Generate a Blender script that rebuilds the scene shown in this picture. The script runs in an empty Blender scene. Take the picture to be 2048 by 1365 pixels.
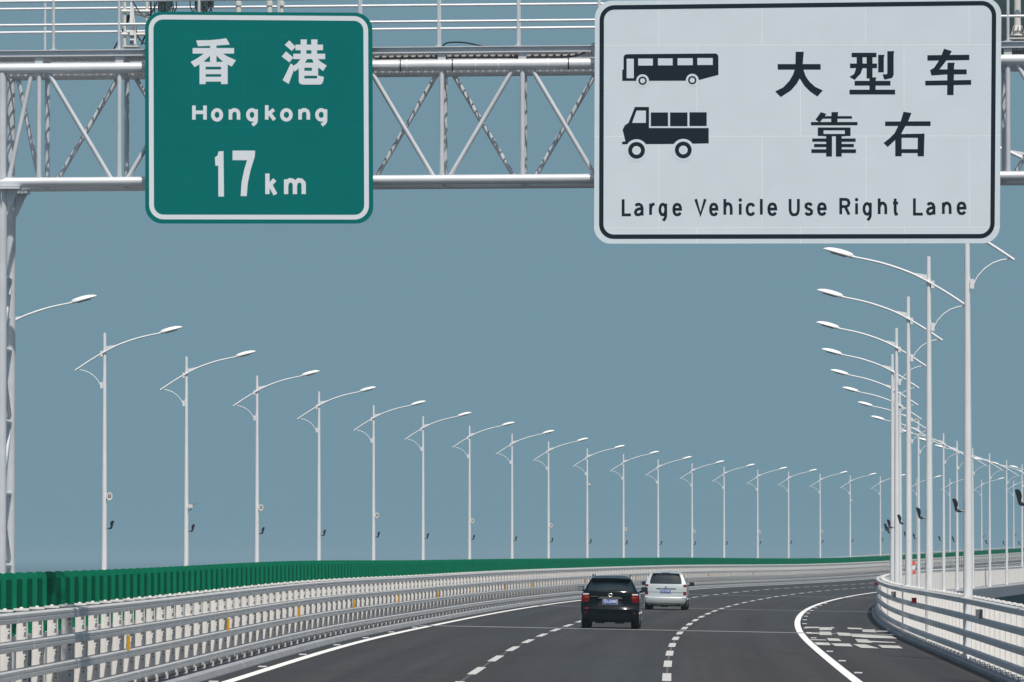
import bpy, bmesh, math, random
from mathutils import Vector, Matrix
random.seed(7)
S = bpy.context.scene
C = S.collection
R = math.radians

# ------------------------------------------------------------------ camera
EYE = 2.2                       # camera height over the carriageway datum
F = 13000.0                     # focal length in photo pixels (2048 wide)
PITCH = math.atan((1111 - 682.5) / F)
cd = bpy.data.cameras.new('Camera')
cd.sensor_width = 36.0
cd.lens = F / 2048 * 36.0
cd.clip_start = 0.5
cd.clip_end = 30000
cam = bpy.data.objects.new('Camera', cd)
C.objects.link(cam)
cam.location = (0, 0, EYE)
cam.rotation_euler = (R(90) + PITCH, 0, 0)
S.camera = cam

# ------------------------------------------------------------------ sky and sun
SUN_EL, SUN_AZ = R(62), R(14)   # azimuth measured from straight behind the camera towards the right
W = bpy.data.worlds.new('World')
S.world = W
W.use_nodes = True
nt = W.node_tree
nt.nodes.clear()
out = nt.nodes.new('ShaderNodeOutputWorld')
mix = nt.nodes.new('ShaderNodeMixShader')
bg1 = nt.nodes.new('ShaderNodeBackground')
bg2 = nt.nodes.new('ShaderNodeBackground')
sky = nt.nodes.new('ShaderNodeTexSky')
sky.sky_type = 'NISHITA'
sky.sun_disc = False
sky.sun_elevation = SUN_EL
sky.sun_rotation = R(180) - SUN_AZ
sky.dust_density = 2.0
tc = nt.nodes.new('ShaderNodeTexCoord')
sx = nt.nodes.new('ShaderNodeSeparateXYZ')
mr = nt.nodes.new('ShaderNodeMapRange')
mr.inputs['From Min'].default_value = 0.10
mr.inputs['From Max'].default_value = 0.60
nt.links.new(tc.outputs['Generated'], sx.inputs[0])
nt.links.new(sx.outputs['Z'], mr.inputs['Value'])
bg1.inputs['Strength'].default_value = 0.09
bg2.inputs['Color'].default_value = (0.174, 0.296, 0.368, 1)   # hazy air low over the sea
bg2.inputs['Strength'].default_value = 1.0
nt.links.new(sky.outputs[0], bg1.inputs['Color'])
nt.links.new(mr.outputs[0], mix.inputs[0])
nt.links.new(bg2.outputs[0], mix.inputs[1])
nt.links.new(bg1.outputs[0], mix.inputs[2])
nt.links.new(mix.outputs[0], out.inputs['Surface'])
sd = bpy.data.lights.new('Sun', 'SUN')
sd.energy = 4.0
sd.angle = R(0.5)
sd.color = (1.0, 0.95, 0.88)
so = bpy.data.objects.new('Sun', sd)
C.objects.link(so)
sun_dir = Vector((math.sin(SUN_AZ) * math.cos(SUN_EL), -math.cos(SUN_AZ) * math.cos(SUN_EL), math.sin(SUN_EL)))
so.rotation_euler = sun_dir.to_track_quat('Z', 'Y').to_euler()
so.location = (20, -30, 60)
S.view_settings.view_transform = 'Standard'
S.view_settings.look = 'None'
S.view_settings.gamma = 1.0
S.view_settings.exposure = 0.0
S.view_settings.use_curve_mapping = False

# ------------------------------------------------------------------ helpers
def tag(o, label=None, cat=None, group=None, kind=None):
    if label: o['label'] = label
    if cat: o['category'] = cat
    if group: o['group'] = group
    if kind: o['kind'] = kind
    return o

def empty(name, loc=(0, 0, 0), rz=0.0):
    o = bpy.data.objects.new(name, None)
    o.empty_display_size = 0.2
    C.objects.link(o)
    o.location = loc
    o.rotation_euler = (0, 0, rz)
    return o

class MB:
    """collects shapes into ONE mesh"""
    def __init__(self): self.v = []; self.f = []; self.mi = []; self.m = 0
    def poly(self, pts):
        b = len(self.v); self.v += [tuple(p) for p in pts]
        self.f.append(tuple(range(b, b + len(pts)))); self.mi.append(self.m)
    def box(self, x0, x1, y0, y1, z0, z1):
        b = len(self.v)
        self.v += [(x0, y0, z0), (x1, y0, z0), (x1, y1, z0), (x0, y1, z0), (x0, y0, z1), (x1, y0, z1), (x1, y1, z1), (x0, y1, z1)]
        for q in ((3, 2, 1, 0), (4, 5, 6, 7), (0, 1, 5, 4), (1, 2, 6, 5), (2, 3, 7, 6), (3, 0, 4, 7)):
            self.f.append(tuple(b + i for i in q)); self.mi.append(self.m)
    def tube(self, pts, r, n=8, caps=True):
        pts = [Vector(p) for p in pts]
        rs = r if isinstance(r, (list, tuple)) else [r] * len(pts)
        rings = []
        for i, p in enumerate(pts):
            d = (pts[min(i + 1, len(pts) - 1)] - pts[max(i - 1, 0)]).normalized()
            ref = Vector((0, 0, 1)) if abs(d.z) < 0.92 else Vector((1, 0, 0))
            a = d.cross(ref).normalized(); c = a.cross(d).normalized()
            b = len(self.v)
            self.v += [tuple(p + (a * math.cos(2 * math.pi * k / n) + c * math.sin(2 * math.pi * k / n)) * rs[i]) for k in range(n)]
            rings.append(b)
        for a, b in zip(rings, rings[1:]):
            for k in range(n):
                k2 = (k + 1) % n
                self.f.append((a + k, b + k, b + k2, a + k2)); self.mi.append(self.m)
        if caps:
            self.f.append(tuple(rings[0] + k for k in range(n))); self.mi.append(self.m)
            self.f.append(tuple(rings[-1] + k for k in reversed(range(n)))); self.mi.append(self.m)
    def prism(self, outline, ext):
        """outline: 3-D points of a planar ring, ext: extrusion vector"""
        n = len(outline); b = len(self.v); e = Vector(ext)
        self.v += [tuple(p) for p in outline] + [tuple(Vector(p) + e) for p in outline]
        self.f.append(tuple(range(b, b + n))); self.mi.append(self.m)
        self.f.append(tuple(b + n + i for i in reversed(range(n)))); self.mi.append(self.m)
        for i in range(n):
            j = (i + 1) % n
            self.f.append((b + j, b + i, b + n + i, b + n + j)); self.mi.append(self.m)
    def loft(self, rings, closed=True, caps=True):
        base = []
        for rg in rings:
            base.append(len(self.v)); self.v += [tuple(p) for p in rg]
        n = len(rings[0])
        for a, b in zip(base, base[1:]):
            for k in range(n if closed else n - 1):
                k2 = (k + 1) % n
                self.f.append((a + k, a + k2, b + k2, b + k)); self.mi.append(self.m)
        if caps and closed:
            self.f.append(tuple(base[0] + k for k in reversed(range(n)))); self.mi.append(self.m)
            self.f.append(tuple(base[-1] + k for k in range(n))); self.mi.append(self.m)
    def mesh(self, name, mats, smooth=False):
        me = bpy.data.meshes.new(name)
        me.from_pydata(self.v, [], self.f)
        if not isinstance(mats, (list, tuple)): mats = [mats]
        for m in mats: me.materials.append(m)
        if len(mats) > 1: me.polygons.foreach_set('material_index', self.mi)
        bm = bmesh.new(); bm.from_mesh(me)
        bmesh.ops.recalc_face_normals(bm, faces=bm.faces)
        bm.to_mesh(me); bm.free()
        if smooth:
            me.polygons.foreach_set('use_smooth', [True] * len(me.polygons))
            try: me.set_sharp_from_angle(angle=R(38))
            except Exception: pass
        me.update()
        return me
    def build(self, name, mats, parent=None, smooth=False, label=None):
        o = bpy.data.objects.new(name, self.mesh(name, mats, smooth))
        C.objects.link(o)
        if parent: o.parent = parent
        if label: o['label'] = label
        return o

def link(name, me, parent=None, loc=(0, 0, 0), rz=0.0):
    o = bpy.data.objects.new(name, me); C.objects.link(o)
    o.location = loc; o.rotation_euler = (0, 0, rz)
    if parent: o.parent = parent
    return o

def copy_tree(o, parent=None):
    c = o.copy(); C.objects.link(c); c.parent = parent
    for ch in list(o.children): copy_tree(ch, c)
    return c

# ------------------------------------------------------------------ materials
def mat(name, col, rough=0.5, metal=0.0, spec=0.5, coat=0.0, var=0.0, vscale=3.0, bump=0.0, bscale=40.0, stretch=None, dirt=0.0):
    m = bpy.data.materials.new(name); m.use_nodes = True
    t = m.node_tree; p = t.nodes['Principled BSDF']
    p.inputs['Base Color'].default_value = (*col, 1)
    p.inputs['Roughness'].default_value = rough
    p.inputs['Metallic'].default_value = metal
    p.inputs['Specular IOR Level'].default_value = spec
    p.inputs['Coat Weight'].default_value = coat
    p.inputs['Coat Roughness'].default_value = 0.04
    if var or bump or dirt:
        co = t.nodes.new('ShaderNodeNewGeometry')
        mp = t.nodes.new('ShaderNodeMapping')
        t.links.new(co.outputs['Position'], mp.inputs[0])
        if stretch: mp.inputs['Scale'].default_value = stretch
        if var:
            n = t.nodes.new('ShaderNodeTexNoise'); n.inputs['Scale'].default_value = vscale
            n.inputs['Detail'].default_value = 6; n.inputs['Roughness'].default_value = 0.65
            t.links.new(mp.outputs[0], n.inputs['Vector'])
            rp = t.nodes.new('ShaderNodeMapRange')
            rp.inputs['From Min'].default_value = 0.3; rp.inputs['From Max'].default_value = 0.7
            rp.inputs['To Min'].default_value = 1 - var; rp.inputs['To Max'].default_value = 1 + var
            t.links.new(n.outputs[0], rp.inputs['Value'])
            mx = t.nodes.new('ShaderNodeVectorMath'); mx.operation = 'SCALE'
            mx.inputs[0].default_value = col
            t.links.new(rp.outputs[0], mx.inputs['Scale'])
            t.links.new(mx.outputs[0], p.inputs['Base Color'])
        if bump:
            n2 = t.nodes.new('ShaderNodeTexNoise'); n2.inputs['Scale'].default_value = bscale; n2.inputs['Detail'].default_value = 4
            t.links.new(mp.outputs[0], n2.inputs['Vector'])
            b = t.nodes.new('ShaderNodeBump'); b.inputs['Strength'].default_value = bump; b.inputs['Distance'].default_value = 0.02
            t.links.new(n2.outputs[0], b.inputs['Height']); t.links.new(b.outputs[0], p.inputs['Normal'])
    return m

M = {}
M['asphalt'] = mat('asphalt', (0.040, 0.039, 0.041), 0.85, spec=0.25, var=0.20, vscale=0.55, stretch=(1, 0.12, 1), bump=0.25, bscale=30)
M['paint'] = mat('road_paint', (0.80, 0.80, 0.77), 0.7, spec=0.3, var=0.10, vscale=2.5)
M['concrete'] = mat('concrete', (0.30, 0.31, 0.32), 0.85, spec=0.2, var=0.16, vscale=1.2, bump=0.2)
M['concrete_dark'] = mat('weathered_concrete', (0.22, 0.24, 0.255), 0.9, spec=0.2, var=0.2, vscale=0.7)
M['galv'] = mat('galvanised_steel', (0.56, 0.55, 0.535), 0.5, spec=0.35, metal=0.0, var=0.10, vscale=2.0, stretch=(3, 0.4, 6))
M['post'] = mat('white_post_paint', (0.80, 0.775, 0.745), 0.55, var=0.05, vscale=6)
M['bracket'] = mat('bracket_steel', (0.20, 0.21, 0.22), 0.5, metal=0.3)
M['pole'] = mat('lamp_pole_paint', (0.80, 0.80, 0.79), 0.45, var=0.05, vscale=1.5)
M['lamp'] = mat('lamp_head_white', (0.86, 0.86, 0.84), 0.3)
M['lens'] = mat('lamp_lens', (0.55, 0.56, 0.55), 0.15)
M['flood'] = mat('floodlight_black', (0.012, 0.018, 0.024), 0.4)
M['glass_grey'] = mat('floodlight_glass', (0.08, 0.09, 0.10), 0.1)
M['truss'] = mat('truss_silver_paint', (0.66, 0.68, 0.70), 0.38, metal=0.15, var=0.08, vscale=2.5)
M['green'] = mat('green_plastic', (0.0008, 0.165, 0.083), 0.4, spec=0.22, var=0.07, vscale=4)
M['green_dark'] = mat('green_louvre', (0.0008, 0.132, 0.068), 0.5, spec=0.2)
M['yellow'] = mat('yellow_reflector', (0.62, 0.30, 0.005), 0.4)
M['red'] = mat('red_reflector', (0.28, 0.006, 0.018), 0.35)
M['orange'] = mat('orange_red', (0.85, 0.10, 0.035), 0.5)
M['rubber'] = mat('rubber_black', (0.012, 0.012, 0.013), 0.7)
M['cable'] = mat('black_cable', (0.012, 0.014, 0.016), 0.5)
M['black'] = mat('car_paint_black', (0.002, 0.004, 0.005), 0.10, spec=0.22)
M['silver'] = mat('car_paint_silver', (0.62, 0.65, 0.64), 0.32, metal=0.35, coat=0.8)
M['glass'] = mat('tinted_glass', (0.008, 0.018, 0.022), 0.05, spec=0.7)
M['chrome'] = mat('chrome', (0.75, 0.74, 0.70), 0.15, metal=1.0)
M['garnish'] = mat('satin_garnish', (0.32, 0.30, 0.25), 0.3, metal=0.8)
M['tail_red'] = mat('tail_lamp_red', (0.13, 0.004, 0.006), 0.12, spec=0.3)
M['tail_amber'] = mat('tail_lamp_amber', (0.30, 0.045, 0.007), 0.12, spec=0.3)
M['tail_clear'] = mat('tail_lamp_clear', (0.50, 0.50, 0.49), 0.12, coat=0.5)
M['plate_blue'] = mat('plate_blue', (0.008, 0.065, 0.34), 0.4)
M['plate_white'] = mat('plate_white', (0.80, 0.82, 0.85), 0.5)
M['dark_trim'] = mat('dark_trim', (0.008, 0.010, 0.011), 0.7, spec=0.25)
M['cabinet'] = mat('dark_cabinet', (0.035, 0.06, 0.065), 0.5, var=0.2, vscale=3)
M['ivory'] = mat('ivory_housing', (0.70, 0.69, 0.64), 0.45)
M['sign_green'] = mat('sign_green', (0.0005, 0.150, 0.140), 0.5, spec=0.12)
M['sign_dark'] = mat('sign_black', (0.010, 0.019, 0.029), 0.55, spec=0.2)
M['sign_white'] = mat('sign_white', (0.70, 0.745, 0.765), 0.5)
M['sign_letter'] = mat('sign_letter_white', (0.74, 0.78, 0.81), 0.5)
M['horn'] = mat('horn_brown', (0.10, 0.085, 0.07), 0.5)
M['alu'] = mat('aluminium_back', (0.42, 0.43, 0.44), 0.5, metal=0.4)

def seams(m, base, line, bw, rh, off, scale_noise=0.05):
    """reflective sheeting laid in strips: faint seams and a slight unevenness"""
    t = m.node_tree; p = t.nodes['Principled BSDF']
    co = t.nodes.new('ShaderNodeTexCoord'); mp = t.nodes.new('ShaderNodeMapping')
    mp.inputs['Rotation'].default_value = (R(90), 0, 0)
    mp.inputs['Location'].default_value = off
    t.links.new(co.outputs['Object'], mp.inputs[0])
    br = t.nodes.new('ShaderNodeTexBrick')
    br.inputs['Scale'].default_value = 1.0
    br.inputs['Brick Width'].default_value = bw; br.inputs['Row Height'].default_value = rh
    br.inputs['Mortar Size'].default_value = 0.006; br.inputs['Mortar Smooth'].default_value = 0.3
    br.offset = 0.37
    br.inputs['Color1'].default_value = (*base, 1)
    br.inputs['Color2'].default_value = (base[0] * 0.975, base[1] * 0.98, base[2] * 0.98, 1)
    br.inputs['Mortar'].default_value = (*line, 1)
    t.links.new(mp.outputs[0], br.inputs['Vector'])
    n = t.nodes.new('ShaderNodeTexNoise'); n.inputs['Scale'].default_value = 2.2; n.inputs['Detail'].default_value = 8
    t.links.new(co.outputs['Object'], n.inputs['Vector'])
    rp = t.nodes.new('ShaderNodeMapRange')
    rp.inputs['To Min'].default_value = 1 - scale_noise; rp.inputs['To Max'].default_value = 1 + scale_noise
    t.links.new(n.outputs[0], rp.inputs['Value'])
    mx = t.nodes.new('ShaderNodeVectorMath'); mx.operation = 'SCALE'
    t.links.new(br.outputs['Color'], mx.inputs[0]); t.links.new(rp.outputs[0], mx.inputs['Scale'])
    t.links.new(mx.outputs[0], p.inputs['Base Color'])
seams(M['sign_white'], (0.685, 0.762, 0.80), (0.80, 0.855, 0.88), 1.42, 1.255, (0.3, 0.42, 0), 0.06)
seams(M['sign_green'], (0.0004, 0.162, 0.150), (0.002, 0.186, 0.172), 3.4, 1.255, (0.3, 0.55, 0), 0.06)

# ------------------------------------------------------------------ road alignment
PK = [60, 200, 350, 500, 700, 1000.]
PX = [-6.098, -2.358, 6.283, 21.37, 48.897, 110.509]
KN = [60, 110, 150, 200, 260, 330, 420, 520, 650, 800, 1000.]
KE = [-2.216, -2.202, -2.123, -2.141, -2.136, -2.137, -2.132, -2.226, -1.923, -0.91, 0.83]
def spline(K, Y):
    n = len(K); h = [K[i + 1] - K[i] for i in range(n - 1)]
    import numpy as np
    A = np.eye(n); b = np.zeros(n)
    for i in range(1, n - 1):
        A[i, i - 1] = h[i - 1]; A[i, i] = 2 * (h[i - 1] + h[i]); A[i, i + 1] = h[i]
        b[i] = 6 * ((Y[i + 1] - Y[i]) / h[i] - (Y[i] - Y[i - 1]) / h[i - 1])
    m = [float(q) for q in np.linalg.solve(A, b)]
    def inner(x):
        i = 0
        while i < n - 2 and x > K[i + 1]: i += 1
        d = h[i]; t = x - K[i]; u = K[i + 1] - x
        return (m[i] * u ** 3 + m[i + 1] * t ** 3) / (6 * d) + (Y[i] / d - m[i] * d / 6) * u + (Y[i + 1] / d - m[i + 1] * d / 6) * t
    s0 = (inner(K[0] + 1) - inner(K[0])); s1 = inner(K[-1]) - inner(K[-1] - 1)
    def fn(x):
        if x < K[0]: return Y[0] + s0 * (x - K[0])
        if x > K[-1]: return Y[-1] + s1 * (x - K[-1])
        return inner(x)
    return fn
RX = spline(PK, PX); RE = spline(KN, KE)
SUPER = 0.019
def heading(Z): return math.atan((RX(Z + 0.5) - RX(Z - 0.5)))
def P(Z, w, h=0.0):
    """point at chainage Z, w metres right of the left edge line, h above the carriageway"""
    th = heading(Z)
    z = EYE + RE(Z) - SUPER * w + h
    if w < -1.88: z -= 0.32 * min(1.0, (-w - 1.88) / 8.0)      # the opposite carriageway lies a little lower
    return Vector((RX(Z) + w * math.cos(th), Z - w * math.sin(th), z))
def stations(z0, z1, step=4.0):
    n = max(1, int(round((z1 - z0) / step)))
    return [z0 + (z1 - z0) * i / n for i in range(n + 1)]
def sweep(mb, section, z0, z1, step=4.0, closed=True):
    mb.loft([[P(Z, w, h) for w, h in section] for Z in stations(z0, z1, step)], closed, closed)
def ribbon(mb, w0, w1, h, z0, z1, step=4.0):
    sweep(mb, [(w0, h), (w1, h)], z0, z1, step, closed=False)
def cam_ray(px, py):
    d = Vector(((px - 1024) / F, (682.5 - py) / F, -1.0))
    return (Matrix.Rotation(R(90) + PITCH, 3, 'X') @ d)
def road_at(px, py, h=0.0):
    """road coordinates (Z, w) of a surveyed mark"""
    d = cam_ray(px, py); Z = 150.0; w = 5.0
    for _ in range(60):
        zt = RE(Z) - SUPER * w + h
        t = zt / d.z; q = d * t
        th = heading(Z); dx = q.x - RX(Z); dy = q.y - Z
        w = dx * math.cos(th) - dy * math.sin(th)
        Z = Z + 0.7 * (dx * math.sin(th) + dy * math.cos(th))
    return Z, w

Z0, Z1 = -30.0, 1000.0

# ------------------------------------------------------------------ sea, deck, road
mb = MB(); mb.poly([(-7000, -3000, -20), (13000, -3000, -20), (13000, 24000, -20), (-7000, 24000, -20)])
sea_m = mat('sea_water', (0.010, 0.022, 0.034), 0.45, spec=0.12, bump=0.6, bscale=0.25)
tag(mb.build('sea', sea_m), kind='structure')

mb = MB()
sweep(mb, [(-1.75, -0.05), (15.75, -0.05), (15.75, -0.75), (12.0, -1.1), (9.2, -4.2), (4.0, -4.2), (1.2, -1.1), (-1.75, -0.7)], Z0, Z1, 8)
sweep(mb, [(-15.75, -0.05), (-12.5, -0.05), (-9.88, -0.05), (-6.0, -0.05), (-1.88, -0.05), (-1.85, -0.7), (-3.6, -1.1), (-6.4, -4.2), (-10.6, -4.2), (-13.0, -1.1), (-15.75, -0.75)], Z0, Z1, 8)
deck = tag(mb.build('bridge_deck', M['concrete']), kind='structure')

def road_sheet(w0, w1, m):
    ws_ = [w0 + (w1 - w0) * i / 12 for i in range(13)]
    mb = MB(); st = stations(Z0, Z1, 4.0)
    mb.loft([[P(z, w, 0.0) for w in ws_] for z in st], closed=False)
    o = mb.build('road', m)
    uv = o.data.uv_layers.new(name='lane')
    co = [(w, z) for z in st for w in ws_]
    for lp in o.data.loops: uv.data[lp.index].uv = co[lp.vertex_index]
    return tag(o, kind='structure')
def asphalt_material():
    m = bpy.data.materials.new('asphalt_lanes'); m.use_nodes = True
    t = m.node_tree; p = t.nodes['Principled BSDF']; N = t.nodes.new; L = t.links.new
    p.inputs['Roughness'].default_value = 0.82; p.inputs['Specular IOR Level'].default_value = 0.28
    uv = N('ShaderNodeUVMap'); uv.uv_map = 'lane'
    def noise(sx_, sy_, sc, det, lo, hi, src=None):
        mp = N('ShaderNodeMapping'); mp.inputs['Scale'].default_value = (sx_, sy_, 1); L((src or uv).outputs[0], mp.inputs[0])
        n = N('ShaderNodeTexNoise'); n.inputs['Scale'].default_value = sc; n.inputs['Detail'].default_value = det; n.inputs['Roughness'].default_value = 0.7
        L(mp.outputs[0], n.inputs['Vector'])
        r = N('ShaderNodeMapRange'); r.inputs['From Min'].default_value = 0.3; r.inputs['From Max'].default_value = 0.7
        r.inputs['To Min'].default_value = lo; r.inputs['To Max'].default_value = hi; L(n.outputs[0], r.inputs['Value']); return r.outputs[0]
    def mul(a, b):
        q = N('ShaderNodeMath'); q.operation = 'MULTIPLY'; L(a, q.inputs[0]); L(b, q.inputs[1]); return q.outputs[0]
    streak = noise(1.6, 0.012, 1.0, 5, 0.80, 1.20)      # long wear along the lanes
    paver = noise(0.05, 0.35, 1.0, 6, 0.90, 1.10)       # paving passes across the road
    blot = noise(0.35, 0.05, 1.0, 6, 0.90, 1.10)
    grain = noise(1.0, 1.0, 9.0, 3, 0.80, 1.20)
    # polished wheel tracks, two in each lane
    sp_ = N('ShaderNodeSeparateXYZ'); L(uv.outputs[0], sp_.inputs[0])
    a = N('ShaderNodeMath'); a.operation = 'MULTIPLY'; a.inputs[1].default_value = 2 * math.pi / 1.87; L(sp_.outputs[0], a.inputs[0])
    c = N('ShaderNodeMath'); c.operation = 'COSINE'; L(a.outputs[0], c.inputs[0])
    tr_ = N('ShaderNodeMapRange'); tr_.inputs['From Min'].default_value = -1; tr_.inputs['To Min'].default_value = 1.07; tr_.inputs['To Max'].default_value = 0.95; L(c.outputs[0], tr_.inputs['Value'])
    v = mul(mul(mul(streak, paver), mul(blot, grain)), tr_.outputs[0])
    tint = noise(0.16, 0.006, 1.0, 2, 0.0, 1.0)
    mx = N('ShaderNodeMix'); mx.data_type = 'RGBA'; L(tint, mx.inputs[0])
    mx.inputs[6].default_value = (0.0420, 0.0365, 0.0350, 1); mx.inputs[7].default_value = (0.0370, 0.0405, 0.0425, 1)
    sc = N('ShaderNodeVectorMath'); sc.operation = 'SCALE'; L(mx.outputs[2], sc.inputs[0]); L(v, sc.inputs['Scale'])
    L(sc.outputs[0], p.inputs['Base Color'])
    b = N('ShaderNodeBump'); b.inputs['Strength'].default_value = 0.3; b.inputs['Distance'].default_value = 0.02
    L(grain, b.inputs['Height']); L(b.outputs[0], p.inputs['Normal'])
    return m
M['asphalt'] = asphalt_material()
road = road_sheet(-0.42, 14.02, M['asphalt'])
road2 = road_sheet(-14.0, -2.3, M['asphalt'])

W1, W2, W3 = 3.918, 7.61, 11.205
mb = MB(); ribbon(mb, -0.10, 0.10, 0.004, Z0, Z1, 3)
mb.build('edge_line', M['paint'], road)
mb = MB(); ribbon(mb, W3 - 0.10, W3 + 0.10, 0.004, Z0, Z1, 3)
mb.build('edge_line', M['paint'], road)
def dashes(zs, w, L=7.0):
    mb = MB()
    for z in zs:
        k = L * (0.93 if z > 240 else 1.0)
        ribbon(mb, w - 0.085, w + 0.085, 0.004, z - k / 2, z + k / 2, 3.5)
    mb.build('lane_marking', M['dash_paint'], road)
    mb = MB(); ribbon(mb, w - 0.018, w + 0.018, 0.0025, 60, 330, 4); mb.build('paving_seam', M['seam'], road)
M['dash_paint'] = mat('lane_paint', (0.50, 0.495, 0.475), 0.75, spec=0.2, var=0.12, vscale=2.5)
M['seam'] = mat('paving_seam', (0.11, 0.11, 0.11), 0.8)
zs = [126.5 + 13.2 * k for k in range(-9, 7)]
zs += [218.6, 231.5, 244.0, 256.3, 268.3, 280.0, 291.5, 302.5, 313.0, 323.0, 333.0, 343.0, 353.6, 364.3, 375, 385.8, 396.3, 407]
zs += [407 + 10.8 * k for k in range(1, 40)]
dashes(zs, W1)
zs = [124.0 + 13.4 * k for k in range(-9, 7)]
zs += [216.5, 229.5, 242.0, 254.6, 266.4, 278, 289.8, 302.0, 314, 325.7, 337, 347.8, 358.2, 368.5, 379.2]
zs += [379.2 + 10.8 * k for k in range(1, 42)]
dashes(zs, W2)
mb = MB()
for w in (-2.8, -6.4, -10.0, -13.4):
    if w in (-2.8, -13.4): ribbon(mb, w - 0.1, w + 0.1, 0.004, 60, Z1, 5)
    else:
        for k in range(70): ribbon(mb, w - 0.08, w + 0.08, 0.004, 80 + 13 * k, 86 + 13 * k, 6)
mb.build('lane_marking', M['paint'], road2)

# raised edge studs beside the right line and the left line
mb = MB()
def stud(z, w):
    a, b = P(z, w), P(z + 0.12, w + 0.16)
    c0 = P(z, w + 0.16); c1 = P(z + 0.12, w)
    mb.prism([a, c0, b, c1], (0, 0, 0.022))
z = 118.0
while z < 330:
    stud(z, W3 + 0.17); z += 13.3
for zz in (100, 112.5, 126, 139.5, 153, 166, 179, 192): stud(zz, -0.30)
mb.build('road_stud', M['plate_white'], road)

# expansion joints, steel strips across the carriageway
mb = MB()
steel = mat('joint_steel', (0.20, 0.20, 0.205), 0.7, var=0.2, vscale=0.8)
for z, wd in ((197.2, 2.0), (275.5, 1.3), (361.5, 1.6), (86.0, 1.6)):
    sec = stations(-0.4, 14.0, 1.2)
    mb.loft([[P(z - wd / 2, w, 0.007), P(z + wd / 2, w, 0.007)] for w in sec], closed=False)
mb.build('expansion_joint', steel, road)
mb = MB(); ribbon(mb, 13.84, 14.02, 0.004, Z0, Z1)  # near-black strip on the asphalt along the foot of the right kerb
mb.build('dark_kerb_strip', mat('dark_kerb_strip', (0.010, 0.011, 0.012), 0.9, spec=0.1), road)

# old white hatching on the hard shoulder (surveyed marks)
hatch = MB()
def patch(*px):
    pts = [road_at(x, y) for x, y in px]
    hatch.poly([P(z, w, 0.006 + 0.0004 * len(hatch.f)) for z, w in pts])
def cp(x, y): return (1380 + x / 4.79, 1080 + y / 4.79)
for poly in ([(1240, 840), (1345, 840), (1365, 866), (1240, 868)], [(1100, 835), (1238, 836), (1238, 848), (1110, 848)],
             [(1350, 836), (1370, 838), (1390, 850), (1350, 850)], [(1500, 843), (1650, 848), (1650, 860), (1520, 856)],
             [(1650, 860), (1770, 862), (1785, 890), (1655, 884)], [(1780, 872), (1900, 876), (1910, 884), (1790, 884)],
             [(1240, 882), (1350, 884), (1362, 916), (1240, 914)], [(1112, 890), (1235, 892), (1235, 904), (1120, 902)],
             [(1405, 890), (1530, 896), (1545, 926), (1425, 920)], [(1535, 905), (1620, 908), (1650, 938), (1555, 932)],
             [(1620, 908), (1930, 925), (1985, 950), (1650, 940)],
             [(1310, 946), (1425, 950), (1450, 974), (1330, 970)], [(1150, 955), (1300, 960), (1310, 968), (1165, 966)],
             [(1580, 954), (1700, 958), (1745, 992), (1610, 986)], [(1700, 970), (1960, 984), (1975, 992), (1720, 984)],
             [(1190, 985), (1330, 990), (1350, 1014), (1215, 1012)], [(1350, 996), (1530, 1000), (1560, 1026), (1390, 1022)],
             [(1560, 1004), (1680, 1006), (1815, 1046), (1640, 1040)], [(1800, 1012), (2000, 1020), (2040, 1046), (1840, 1040)]):
    patch(*[cp(*q) for q in poly])
hatch.build('shoulder_hatching', mat('worn_paint', (0.45, 0.45, 0.42), 0.75, var=0.3, vscale=1.3), road)

# ------------------------------------------------------------------ kerbs and median
mb = MB(); sweep(mb, [(-0.42, -0.04), (-0.42, 0.02), (-0.46, 0.12), (-0.49, 0.135), (-0.60, 0.135), (-0.62, 0.06), (-1.70, 0.06), (-1.70, -0.04)], Z0, Z1)
tag(mb.build('kerb', M['concrete']), kind='structure')
mb = MB(); sweep(mb, [(14.02, -0.04), (14.02, 0.085), (14.06, 0.11), (14.14, 0.11), (14.15, 0.06), (15.72, 0.06), (15.72, -0.04)], Z0, Z1)
tag(mb.build('kerb', M['concrete']), kind='structure')
mb = MB(); sweep(mb, [(-2.3, -0.04), (-2.3, 0.14), (-1.90, 0.145), (-1.90, -0.04)], Z0, Z1)
tag(mb.build('kerb', M['concrete']), kind='structure')
mb = MB(); sweep(mb, [(-15.7, -0.04), (-15.7, 0.2), (-14.05, 0.2), (-14.0, 0.15), (-14.0, -0.04)], Z0, Z1, 6)
tag(mb.build('kerb', M['concrete']), kind='structure')

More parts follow.
